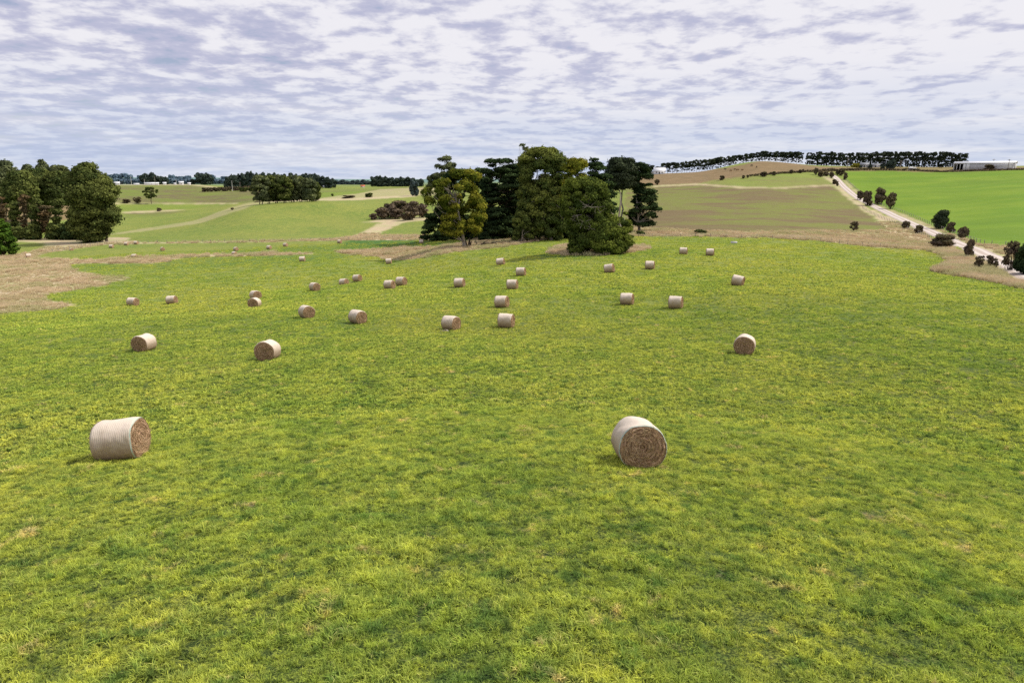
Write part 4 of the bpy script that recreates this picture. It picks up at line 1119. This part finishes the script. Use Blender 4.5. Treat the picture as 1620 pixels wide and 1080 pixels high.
boxes('trough_base', [(-.64,.64,-.34,.34,.0,.12)], M_CONC, o)
boxes('water', [(-.64,.64,-.34,.34,.125,.40)], M_WATER, o)
rng = np.random.RandomState(9)
p, R = hit(705, 524.5); n = 40
C = rng.normal(size=(n, 3))*np.array([.16,.1,.05])+np.array([0,0,.09]); nm = rng.normal(size=(n, 3)); nm[:, 2] += 1.5; nm /= np.linalg.norm(nm, axis=1)[:, None]
M_SCRAP = simple_mat('pale_scrap', (.62,.55,.42), (.74,.68,.58), 5)
o = link('torn_wrap', leaves_mesh('torn_wrap', C, nm, .13, rng, M_SCRAP), None, p); tag(o, 'small pale scrap of torn net wrap on the grass beside a bale', 'scrap')

# ------------------------------------------------------------------ fences
M_POST = simple_mat('weathered_post', (.20,.17,.14), (.32,.28,.24), 3)
M_WIRE = simple_mat('fence_wire', (.35,.34,.33), (.45,.44,.42), 3, .5)
def fence(pts, label, spacing, h=1.15, pr=.07, maxp=95, cast=hit):
    xy = catmull([(hit(u, v)[0][:2]) for u, v in pts], 6)
    s = np.concatenate([[0], np.cumsum(np.linalg.norm(np.diff(xy, axis=0), axis=1))])
    n = min(maxp, max(2, int(s[-1]/spacing)+1)); t = np.linspace(0, s[-1], n)
    X, Y = np.interp(t, s, xy[:, 0]), np.interp(t, s, xy[:, 1]); Z = ground_z(X, Y)
    o = thing('wire_fence', (X[0], Y[0], Z[0]), label, 'fence')
    me = None; rng = np.random.RandomState(n)
    for k in range(n):
        if me is None:
            co, fl, sz = tube([([(0,0,-.4),(0,0,h*.5),(0,0,h),(0,0,h+.02)], [pr,pr,pr*.95,.005])], 6)
            me = new_mesh('post', co, fl, sz, M_POST)
        q = link('post', me, o, (X[k]-X[0], Y[k]-Y[0], Z[k]-Z[0])); q.rotation_euler = (rng.normal()*.05, rng.normal()*.05, rng.rand()*3)
    P3 = np.stack([X-X[0], Y-Y[0], Z-Z[0]], -1)
    w = []
    for hh in (.4, .75, 1.05):
        a = P3.copy(); a[:, 2] += hh*h/1.15; w.append((a, np.full(n, .012)))
    link('wire', new_mesh('wire', *tube(w, 3), M_WIRE), o)
fence([(1338,285),(1357,302),(1381,320),(1415,332),(1445,344),(1473,356),(1521,375),(1559,387),(1600,390),(1660,398)], 'post and wire fence between the lane and the bright green paddock', 4.2, 1.3, .09)
fence([(1364,330),(1405,350),(1430,360),(1455,371),(1474,379)], 'short post and wire fence left of the lane near the domed bush', 3.6, 1.2, .08)
fence([(205,384.3),(330,383),(420,382),(540,379.5),(600,377.5),(660,375)], 'long wire fence along the dry strip behind the far left bales', 3.6, 1.1, .09)
fence([(73,399.5),(110,394),(150,387.5),(200,384.5)], 'wire fence rising from the valley to the huge gum', 3.5, 1.1, .09)
fence([(1010,374.5),(1098,375),(1217,377),(1300,381.5),(1352,388),(1420,392)], 'low wire fence along the front of the dry strip on the right', 4.0, 1.0, .06)

# ------------------------------------------------------------------ buildings
M_WHITE = simple_mat('white_sheet', (.72,.72,.72), (.82,.82,.82), .3, .5)
M_GREYW = simple_mat('grey_sheet', (.46,.45,.45), (.56,.55,.54), .4, .6)
M_ROOFL = simple_mat('pale_roof', (.66,.67,.69), (.76,.77,.78), .3, .5)
M_ROOFD = simple_mat('dark_roof', (.20,.21,.22), (.28,.28,.30), .4, .6)
M_ROOFR = simple_mat('red_roof', (.45,.12,.06), (.55,.17,.09), .4, .7)
M_DARK = simple_mat('dark_inside', (.015,.015,.017), (.03,.03,.03), .5, .9)
M_GLASS = simple_mat('window_glass', (.05,.06,.07), (.08,.09,.10), .5, .2)
def gable(name, L, W, h, rise, m, parent, x0=0, over=.4, zoff=0):
    co = [(x0-L/2-over,-W/2-over,h),(x0+L/2+over,-W/2-over,h),(x0+L/2+over,W/2+over,h),(x0-L/2-over,W/2+over,h),(x0-L/2-over,0,h+rise),(x0+L/2+over,0,h+rise)]
    co += [(x,y,z+.25) for x,y,z in co]
    fl = []; sz = []
    for f in [(6,7,11,10),(9,10,11,8),(0,4,5,1),(3,2,5,4),(0,1,7,6),(2,3,9,8),(0,6,10,4),(4,10,9,3),(1,5,11,7),(5,2,8,11)]:
        fl += f; sz.append(4)
    return link(name, new_mesh(name, [(a,b,c+zoff) for a,b,c in co], fl, sz, m), parent)
def ribs(L, W, h, step):
    out = []; x = -L/2+step/2
    while x < L/2:
        out.append((x-.08, x+.08, -W/2-.06, -W/2-.001, .05, h-.05)); x += step
    return out
def simple_house(u, v, R, wpx, hpx, label, roof, wall, rise=.35, depth=7, cat='house', name='farm_house', win=2, door=True, yaw=0, ground=True):
    b = foot(u, R, v); L = wpx*R/F*kw(u); H = hpx*R/F*kh(u); h = H*(1-rise)
    o = thing(name, b, label, cat, None, -math.atan2(b[0], b[1])+yaw)
    boxes('wall', [(-L/2, L/2, -depth/2, depth/2, -1.5, h)], wall, o)
    gable('roof', L, depth, h, H*rise, roof, o)
    for k in range(win):
        x = -L/2+L*(k+.5)/max(win, 1)
        wd = boxes('window', [(x-.7, x+.7, -depth/2-.06, -depth/2-.003, h*.38, h*.78)], M_WHITE, o)
        boxes('pane', [(x-.6, x+.6, -depth/2-.08, -depth/2-.061, h*.42, h*.74)], M_GLASS, wd)
    if door: boxes('door', [(-.5, .5, -depth/2-.07, -depth/2-.004, 0, min(2.1, h*.8))], M_DARK, o)
    return o
# long shed
b = foot(1557, 705, 267.5); R = 705; k = R/F*kw(1557)
o = thing('farm_shed', b, 'long white machinery shed with a dark open bay at its left end', 'shed', None, -math.atan2(b[0], b[1])-.10)
L = 92*k; H = 11.3*R/F*kh(1557); W = 16
xl = -L/2
boxes('wall', [(xl+15*k, L/2, -W/2, W/2, -2, H*.76), (xl, xl+15*k, W/2-.3, W/2, -2, H*.76), (xl, xl+.3, -W/2+.3, W/2-.3, -2, H*.76)], M_GREYW, o)
boxes('ribbing', [(x+xl+29*k+L*.28, y+xl+29*k+L*.28, a, b_, c, d) for (x, y, a, b_, c, d) in ribs(50*k, W, H*.76, 1.6)], M_ROOFL, o)
boxes('bay_shade_panel', [(xl+.4, xl+14.6*k, W/2-.8, W/2-.4, -1, H*.74)], M_DARK, o)  # near-black panel standing in for the shade inside the open bay
boxes('front_panel', [(xl+15.3*k, xl+19*k, -W/2-.12, -W/2-.01, -1, H*.76), (xl+20*k, xl+25*k, -W/2-.12, -W/2-.01, -1, H*.76)], M_WHITE, o)
for q in range(3): boxes('post', [(xl+(q*5)*k+.0, xl+q*5*k+.35, -W/2, -W/2+.35, -1, H*.76)], M_WHITE, o)
gable('roof', L, W, H*.76, H*.24, M_WHITE, o, over=.5)
boxes('annexe', [(L/2-34*k, L/2-1*k, -W/2-5, -W/2-.2, -2, H*.38)], M_GREYW, o)
boxes('annexe_roof', [(L/2-34.5*k, L/2-.5*k, -W/2-5.3, -W/2-.13, H*.385, H*.42)], M_WHITE, o)
bush_o = put_bush(bu_t[1], foot(1564, 690, 268), 8, 4.5, 1, 'dark bush against the front wall of the long shed', 'bush')
simple_house(1367, 266, 742, 13, 6.5, 'grey-roofed farmhouse among trees left of the dark round tree', M_ROOFD, M_GREYW, .45, 9)
simple_house(1385, 266, 748, 12, 5, 'low grey-roofed outbuilding right of the farmhouse by the yellow tree', M_ROOFD, M_GREYW, .4, 8, 'outbuilding', 'outbuilding', 1)
simple_house(1043, 276.5, 700, 17, 9, 'white farmhouse with pale pyramid roof left of the windbreak', M_WHITE, M_WHITE, .55, 11)
simple_house(1030, 278, 698, 9, 4, 'low white outbuilding left of the pyramid-roofed farmhouse', M_WHITE, M_GREYW, .4, 6, 'outbuilding', 'outbuilding', 0)
simple_house(973, 299, 560, 20, 10, 'grey shed glimpsed between the pines behind the clump', M_GREYW, M_GREYW, .2, 9, 'shed', 'farm_shed', 0)
for q, (u, w, h, lab, rf) in enumerate([(185,9,4.5,'white shed just right of the huge gum on the skyline',M_WHITE),(216,8,2.3,'low white shed left of the dark tree pair',M_WHITE),(240,22,3.4,'long low white shed under the dark tree pair',M_WHITE),
    (260.5,5,3.6,'small square white shed under the smaller dark tree',M_WHITE),(277,3.5,2.5,'tiny white hut on the far farm skyline',M_WHITE),(287,7,5.0,'pale-roofed house on the far farm skyline',M_ROOFL),(299.5,4.5,3.2,'white shed left of the small round tree at the far farm',M_WHITE)]):
    simple_house(u, 292, 1048, w, h, lab, rf, M_WHITE, .35, 8, 'shed' if q != 5 else 'house', 'farm_shed' if q != 5 else 'farm_house', 1 if q in (2, 5) else 0, False)
simple_house(574, 297, 1000, 6, 3.4, 'tiny red-roofed cottage in front of the far hazy row', M_ROOFR, M_GREYW, .6, 7, 'cottage', 'cottage', 0, False)
simple_house(516, 296.5, 930, 9, 2.6, 'low pale shed at the right end of the wood behind the crest clump', M_ROOFL, M_GREYW, .4, 7, 'shed', 'farm_shed', 0, False)
# yard trees
for un, u, vt, vb, R, w, lab in [(ytree,1353,259,267,728,13,'bright yellow-green tree left of the grey-roofed farmhouse'),(farp[0],1361,262,267.5,725,6,'small dark tree at the left wall of the grey-roofed farmhouse'),
      (farp[1],1376,261,267,730,9,'dark tree between the farmhouse and its outbuilding'),(farp[2],1409,253.5,268.5,715,17,'large dark round tree right of the grey-roofed outbuilding'),(farp[0],1396,262,268,720,8,'low dark tree left of the large round one')]:
    bg(un, u, vt, vb, R, w, lab)
# white tanks
M_TANK = simple_mat('white_tank', (.78,.78,.78), (.86,.86,.85), .5, .4)
for q, (u, w, h, lab) in enumerate([(1440.5,8,4.6,'larger white water tank on the far brown ground'),(1447,6,3.4,'smaller white water tank right of the larger one')]):
    b = foot(u, 700, 268.5); k = 700/F; r_ = w*k/2*kw(u); hh = h*k*kh(u)
    o = thing('water_tank', b, lab, 'water tank')
    link('tank_body', new_mesh('tank_body', *tube([([(0,0,-.5),(0,0,hh*.3),(0,0,hh*.78)], [r_, r_*1.01, r_])], 20), M_TANK, True), o)
    link('tank_roof', new_mesh('tank_roof', *tube([([(0,0,hh*.78),(0,0,hh*.9),(0,0,hh)], [r_*1.02, r_*.6, .02])], 20), M_TANK, True), o)
# poles
def pole(u, vt, vb, R, label, arm=True, white=False):
    b = foot(u, R, vb); H = P(u, vt, R)[2]-b[2]
    o = thing('power_pole', b, label, 'pole')
    link('pole', new_mesh('pole', *tube([([(0,0,-.5),(0,0,H*.5),(0,0,H)], [.26,.22,.17])], 7), M_POST if not white else M_CONC, True), o)
    if arm: boxes('crossarm', [(-1.3,1.3,-.08,.08,H-.7,H-.45)], M_POST, o)
for u, vt, vb, R, lab, w in [(208,279,291,1040,'pale pole on the far skyline right of the huge gum',True),(229,284,291,1040,'short pole in front of the dark tree pair',True),(245.5,279.5,290,1040,'pole between the wide dark tree pair',False),
      (279,284,291,1035,'short pole by the tiny white hut',True),(367.5,286,297,870,'pole in the hedge left of the crest clump',True),(380,288,298,860,'darker pole right of the one in the hedge',False),(1571,251.5,262,712,'power pole rising behind the middle of the long shed',False),
      (1594.5,252,268,688,'power pole in front of the right end of the long shed',False),(1424.5,254,265,735,'power pole right of the large dark round tree',False),(1340,250,268,700,'thin power pole at the top of the lane',False)]:
    pole(u, vt, vb, R, lab, True, w)

# cattle -------------------------------------------------------------
M_COW = simple_mat('dark_hide', (.03,.025,.02), (.06,.05,.04), 2)
M_COWB = simple_mat('brown_hide', (.14,.07,.035), (.2,.10,.05), 2)
def cow_mesh(name, m):
    bm_v = [(0,0,1.15),(.55,0,1.2),(-.6,0,1.18),(.95,0,1.3),(1.25,0,1.05),(1.5,0,.8),(-.95,0,1.2),
            (.5,.22,.65),(.52,.22,.3),(.5,.22,0),(.5,-.22,.65),(.52,-.22,.3),(.5,-.22,0),(-.8,.22,.7),(-.9,.22,.35),(-.82,.22,0),(-.8,-.22,.7),(-.9,-.22,.35),(-.82,-.22,0),(-1.1,0,.7)]
    ed = [(0,1),(0,2),(1,3),(3,4),(4,5),(2,6),(1,7),(7,8),(8,9),(1,10),(10,11),(11,12),(6,13),(13,14),(14,15),(6,16),(16,17),(17,18),(6,19)]
    rad = [.40,.36,.38,.24,.17,.11,.28,.13,.07,.07,.13,.07,.07,.15,.07,.07,.15,.07,.07,.03]
    paths = []
    pp = np.array(bm_v)
    # one continuous skin: body built with the Skin modifier
    me = bpy.data.meshes.new(name); me.from_pydata(bm_v, ed, []); me.update(); me.materials.append(m)
    ob = bpy.data.objects.new(name, me)
    md = ob.modifiers.new('skin', 'SKIN'); md.use_smooth_shade = True
    sk = me.skin_vertices[0].data
    for i, r_ in enumerate(rad): sk[i].radius = (r_, r_); sk[i].use_root = (i == 0)
    ob.modifiers.new('sub', 'SUBSURF').levels = 1
    return ob
cows = [cow_mesh('cow', M_COW), cow_mesh('cow', M_COWB)]
for q, (u, v, k_, yaw, lab) in enumerate([(1197,265.5,0,1.4,'black cow standing highest on the hill brow'),(1189,263.5,0,.3,'black cow left of the highest one'),(1156,271.5,1,.4,'brown cow lowest of the herd on the hill'),
       (1163,269.7,1,3.0,'brown cow upper left in the herd on the hill'),(1167,270.2,1,.2,'brown cow right of the upper left one'),(1174,270.5,1,.2,'brown cow at the right of the herd'),(1147,269.3,0,.1,'dark cow at the left end of the herd'),
       (1488,266.5,0,0,'black cow on the brown ground left of the long shed')]):
    p, R = hit(u, v)
    if R > 900: p = foot(u, 700, v)
    o = cows[k_] if not cows[k_].users_scene and not cows[k_].users_collection else cows[k_].copy()
    COL.objects.link(o); o.location = [float(c) for c in p]; o.rotation_euler = (0, 0, yaw); tag(o, lab, 'cow', 'cattle grazing on the hill')

# ------------------------------------------------------------------ grass
def blade_material(name, dry=False):
    m, nt = mat(name); n = N(nt)
    out = n('ShaderNodeOutputMaterial'); d = n('ShaderNodeBsdfDiffuse'); t = n('ShaderNodeBsdfTranslucent'); mx = n('ShaderNodeMixShader')
    mx.inputs[0].default_value = .35 if not dry else .25
    n.l(d.outputs[0], mx.inputs[1]); n.l(t.outputs[0], mx.inputs[2]); n.l(mx.outputs[0], out.inputs[0])
    a = n('ShaderNodeAttribute', attribute_name='tint'); sp = n('ShaderNodeSeparateColor'); n.l(a.outputs['Color'], sp.inputs[0])
    if dry:
        geo = n('ShaderNodeNewGeometry')
        c = n.mix(n.ramp(n.noise(geo.outputs['Position'], .25, 4, .65), .35, .65), (.78,.635,.43), (.58,.45,.29))
        c = n.mix(n.ramp(n.noise(geo.outputs['Position'], .09, 4, .65), .44, .62, 0, .8), c, (.54,.52,.27))
    else:
        g = n('ShaderNodeGroup'); g.node_tree = MG; c = g.outputs[0]
        c = n.mix(n.ramp(sp.outputs[1], .84, .97, 0, .45), c, (.44,.38,.19))
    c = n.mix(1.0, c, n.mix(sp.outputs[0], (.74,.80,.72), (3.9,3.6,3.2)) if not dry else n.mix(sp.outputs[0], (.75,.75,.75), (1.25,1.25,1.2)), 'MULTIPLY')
    n.l(c, d.inputs[0]); n.l(c, t.inputs[0])
    return m
M_BLADE, M_DRY = blade_material('grass_blade'), blade_material('dry_grass_blade', True)
def tuft_mesh(name, seed, nb, rad, h, w, m, splay=.6, tk=1.0):
    rng = np.random.RandomState(seed)
    ns = max(6, nb//9); g = rng.randint(0, ns, nb)
    sa_ = rng.rand(ns)*6.283; sr = rad*np.sqrt(rng.rand(ns)); off = rng.normal(size=(nb, 2))*rad*.045
    bx, by = sr[g]*np.cos(sa_[g])+off[:, 0], sr[g]*np.sin(sa_[g])+off[:, 1]
    r0 = np.minimum(np.hypot(bx, by), rad)
    b = np.stack([bx, by, np.full(nb, -.02)], -1)
    la = np.arctan2(off[:, 1], off[:, 0])+rng.normal(size=nb)*.7; ln = splay*(.2+rng.rand(nb))
    H = h*(.5+.7*rng.rand(nb))*(1.15-.4*(r0/rad))
    d = np.stack([np.cos(la)*ln, np.sin(la)*ln], -1)
    sa = rng.rand(nb)*6.283; s = np.stack([np.cos(sa), np.sin(sa), 0*sa], -1)*(w*(.6+.8*rng.rand(nb)))[:, None]*.5
    mid = b.copy(); mid[:, :2] += d*H[:, None]*.35; mid[:, 2] += H*.62
    tip = b.copy(); tip[:, :2] += d*H[:, None]*1.05; tip[:, 2] += H*(1-.25*ln)
    V = np.stack([b-s, b+s, mid+s*.8, mid-s*.8, tip], 1).reshape(-1, 3)
    k = np.arange(nb)*5
    q = np.stack([k, k+1, k+2, k+3], -1); t = np.stack([k+3, k+2, k+4], -1)
    fl = np.concatenate([q.ravel(), t.ravel()]); sz = np.concatenate([np.full(nb, 4), np.full(nb, 3)])
    me = new_mesh(name, V, fl, sz, m)
    at = me.color_attributes.new('tint', 'FLOAT_COLOR', 'POINT')
    dd = np.zeros((nb, 5, 4), np.float32); rb = rng.rand(ns)[g]*.8+rng.rand(nb)*.35
    dd[:, :, 0] = rb[:, None]*.38*tk+.62*(1-tk); dd[:, 2:4, 0] += .26*tk; dd[:, 4, 0] += .62*tk; dd[:, :, 1] = ((rng.rand(ns)[g]*.6+.4*rng.rand(nb))*(1 if tk == 1 else .88))[:, None]  # roots darker, tips brighter: shade low in the turf painted on the blades
    at.data.foreach_set('color', dd.ravel())
    return bpy.data.objects.new(name, me)
def coll(name, obs):
    c = bpy.data.collections.new(name)
    for o in obs: c.objects.link(o)
    return c
def scatter(name, X, Y, S, collection, label, cat, nvar, seed, kind='stuff'):
    rng = np.random.RandomState(seed); n = len(X)
    co = np.stack([X, Y, ground_z(X, Y)], -1)
    me = bpy.data.meshes.new(name); me.vertices.add(n); me.vertices.foreach_set('co', co.astype(np.float32).ravel())
    a = me.attributes.new('scl', 'FLOAT', 'POINT'); a.data.foreach_set('value', S.astype(np.float32))
    a = me.attributes.new('rotz', 'FLOAT_VECTOR', 'POINT'); rv = np.zeros((n, 3), np.float32); rv[:, 2] = rng.rand(n)*6.283; a.data.foreach_set('vector', rv.ravel())
    a = me.attributes.new('idx', 'INT', 'POINT'); a.data.foreach_set('value', rng.randint(0, nvar, n).astype(np.int32))
    o = link(name, me)
    ng = bpy.data.node_groups.new(name, 'GeometryNodeTree')
    ng.interface.new_socket('Geometry', in_out='INPUT', socket_type='NodeSocketGeometry')
    ng.interface.new_socket('Geometry', in_out='OUTPUT', socket_type='NodeSocketGeometry')
    nd = ng.nodes; gi, go = nd.new('NodeGroupInput'), nd.new('NodeGroupOutput')
    ip = nd.new('GeometryNodeInstanceOnPoints'); ci = nd.new('GeometryNodeCollectionInfo')
    ci.inputs['Collection'].default_value = collection; ci.inputs['Separate Children'].default_value = True; ci.inputs['Reset Children'].default_value = True
    def at(nm, dt):
        q = nd.new('GeometryNodeInputNamedAttribute'); q.data_type = dt; q.inputs['Name'].default_value = nm; return q.outputs['Attribute']
    L = ng.links.new
    L(gi.outputs[0], ip.inputs['Points']); L(ci.outputs[0], ip.inputs['Instance']); ip.inputs['Pick Instance'].default_value = True
    L(at('idx', 'INT'), ip.inputs['Instance Index']); L(at('scl', 'FLOAT'), ip.inputs['Scale']); L(at('rotz', 'FLOAT_VECTOR'), ip.inputs['Rotation'])
    L(ip.outputs[0], go.inputs[0])
    md = o.modifiers.new('scatter', 'NODES'); md.node_group = ng
    tag(o, label, cat, None, kind)
    return o
rng = np.random.RandomState(21)
def cover(m, x, y):
    rr_ = np.hypot(x, y); t = np.arctan2(x, y)
    i = np.clip(np.searchsorted(RG, rr_), 0, len(RG)-1); j = np.clip(np.searchsorted(TG, t), 0, len(TG)-1)
    return m[i, j]
def area_pts(n, r0, r1, half=43, p=2.0):
    t = R_(half)*(2*rng.rand(n)-1); q = rng.rand(n)
    r_ = np.exp(np.log(r0)+q*(math.log(r1/r0))) if p == 0 else (r0**p+q*(r1**p-r0**p))**(1/p)
    return r_*np.sin(t), r_*np.cos(t)
def clear(X, Y, rad=.95):
    k = np.ones(len(X), bool)
    for bx, by in bale_pos[:32]:
        k &= np.hypot(X-bx, Y-by) > rad*.42
    return k
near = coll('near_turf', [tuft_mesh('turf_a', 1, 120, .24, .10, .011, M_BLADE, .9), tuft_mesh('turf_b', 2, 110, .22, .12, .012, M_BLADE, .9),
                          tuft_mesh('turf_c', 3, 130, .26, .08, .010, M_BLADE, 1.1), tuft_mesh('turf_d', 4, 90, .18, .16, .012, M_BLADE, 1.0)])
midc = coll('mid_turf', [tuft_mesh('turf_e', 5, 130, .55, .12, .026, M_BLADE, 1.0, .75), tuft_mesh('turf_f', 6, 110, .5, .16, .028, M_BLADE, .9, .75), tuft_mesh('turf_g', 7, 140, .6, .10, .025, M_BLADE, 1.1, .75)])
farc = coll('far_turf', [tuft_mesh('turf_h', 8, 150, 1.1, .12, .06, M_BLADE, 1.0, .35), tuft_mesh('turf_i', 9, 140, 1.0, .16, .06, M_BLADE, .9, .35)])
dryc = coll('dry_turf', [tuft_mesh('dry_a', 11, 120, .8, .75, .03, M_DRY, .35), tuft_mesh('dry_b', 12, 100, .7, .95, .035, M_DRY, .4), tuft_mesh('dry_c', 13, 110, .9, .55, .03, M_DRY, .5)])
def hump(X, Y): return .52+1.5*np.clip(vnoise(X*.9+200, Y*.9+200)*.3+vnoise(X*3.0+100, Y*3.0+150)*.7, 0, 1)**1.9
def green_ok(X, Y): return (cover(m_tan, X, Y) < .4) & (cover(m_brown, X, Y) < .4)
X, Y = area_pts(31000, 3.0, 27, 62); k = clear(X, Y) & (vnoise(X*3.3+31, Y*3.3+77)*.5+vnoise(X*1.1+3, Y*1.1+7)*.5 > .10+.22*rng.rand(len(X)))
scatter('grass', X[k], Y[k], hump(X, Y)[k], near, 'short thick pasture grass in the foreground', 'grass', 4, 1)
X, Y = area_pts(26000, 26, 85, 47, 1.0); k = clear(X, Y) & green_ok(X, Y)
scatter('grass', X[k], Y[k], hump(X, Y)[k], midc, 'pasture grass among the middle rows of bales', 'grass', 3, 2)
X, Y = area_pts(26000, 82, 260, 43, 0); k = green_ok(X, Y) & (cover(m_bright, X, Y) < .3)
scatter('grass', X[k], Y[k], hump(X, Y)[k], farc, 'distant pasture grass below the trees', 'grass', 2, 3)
X, Y = area_pts(90000, 55, 330, 43, 0); k = (.55*cover(m_tan, X, Y)+.45*cover(m_tanw, X, Y) > .10+.75*rng.rand(len(X)))
rdist = np.full(len(X), 1e9)
for a in road_xy[::2]:
    rdist = np.minimum(rdist, np.hypot(X-a[0], Y-a[1]))
k &= rdist > 3.9
sz = .55+.75*vnoise(X*.12+50, Y*.12+70)
sz = np.where((X < -20) & (np.hypot(X, Y) < 200), sz*.62, sz)
scatter('dry_grass', X[k], Y[k], sz[k], dryc, 'tall dry tan grass along the banks and field edges', 'dry grass', 3, 4)

# ------------------------------------------------------------------ sky, sun, camera
SUN_EL, SUN_AZ = R_(50), R_(72)
w = bpy.data.worlds.new('World'); scene.world = w; w.use_nodes = True
nt = w.node_tree; nt.nodes.clear(); n = N(nt)
out = n('ShaderNodeOutputWorld'); bgd = n('ShaderNodeBackground'); n.l(bgd.outputs[0], out.inputs[0]); bgd.inputs[1].default_value = .1
sky = n('ShaderNodeTexSky'); sky.sky_type = 'NISHITA'; sky.sun_disc = False; sky.sun_elevation = SUN_EL; sky.sun_rotation = SUN_AZ
tc = n('ShaderNodeTexCoord'); sp = n('ShaderNodeSeparateXYZ'); n.l(tc.outputs['Generated'], sp.inputs[0])
zc = n.math('MAXIMUM', sp.outputs[2], 0.0); zz = n.math('ADD', zc, .12)
cv = n('ShaderNodeCombineXYZ'); n.l(n.math('DIVIDE', sp.outputs[0], zz), cv.inputs[0]); n.l(n.math('DIVIDE', sp.outputs[1], zz), cv.inputs[1])
pv = cv.outputs[0]
warp = n.noise(pv, .8, 2, .5)
c1 = n.noise(n.scale(pv, (.85, .85, 1), R_(-7)), 4.7, 6, .55, .2)
c2 = n.noise(n.scale(pv, (.9, .8, 1), R_(6)), 9.5, 5, .6, .15)
c3 = n.noise(n.scale(pv, (.8, 1.0, 1), R_(20)), .8, 3, .5)
dens = n.math('ADD', n.math('ADD', n.math('MULTIPLY', c1, .62), n.math('MULTIPLY', c2, .34)), n.math('MULTIPLY', c3, .20))
dens = n.math('ADD', dens, n.math('MULTIPLY', sp.outputs[0], .08))
S10 = 10.0
def col10(c): return tuple(x*S10 for x in c)
cc = n.mix(n.ramp(dens, .485, .64), col10((.51,.52,.68)), col10((.86,.85,.90)))
cc = n.mix(n.ramp(dens, .38, .50, .6, 0), cc, n.mix(.75, col10((.22,.32,.58)), sky.outputs[0]))
haze = n.ramp(zc, .0, .17, .95, 0)
hz = n.mix(n.ramp(n.noise(n.scale(tc.outputs['Generated'], (1.2, 1.2, 16)), 3.2, 4, .6), .38, .68), col10((.50,.59,.78)), col10((.78,.81,.88)))
cc = n.mix(n.math('MULTIPLY', haze, .8), cc, hz)
below = n.ramp(sp.outputs[2], -.02, .0, 1, 0)
cc = n.mix(below, cc, col10((.45,.52,.62)))
n.l(cc, bgd.inputs[0])

sd = bpy.data.lights.new('sun', 'SUN'); sd.energy = 4.0; sd.angle = R_(4); sd.color = (1, .95, .87)
so = bpy.data.objects.new('sun', sd); COL.objects.link(so)
so.rotation_euler = (math.pi/2-SUN_EL, 0, -SUN_AZ+math.pi)
cam = bpy.data.cameras.new('camera'); cam.sensor_width = 36; cam.lens = 24; cam.clip_end = 40000; cam.clip_start = .1
co_ = bpy.data.objects.new('camera', cam); COL.objects.link(co_)
co_.location = (0, 0, CAMZ); co_.rotation_euler = (math.pi/2-PITCH, 0, 0)
scene.camera = co_
scene.view_settings.view_transform = 'Standard'; scene.view_settings.look = 'None'; scene.view_settings.exposure = 0
scene.cycles.max_bounces = 5; scene.cycles.diffuse_bounces = 2; scene.cycles.transmission_bounces = 2; scene.cycles.use_adaptive_sampling = True
scene.cycles.use_denoising = False
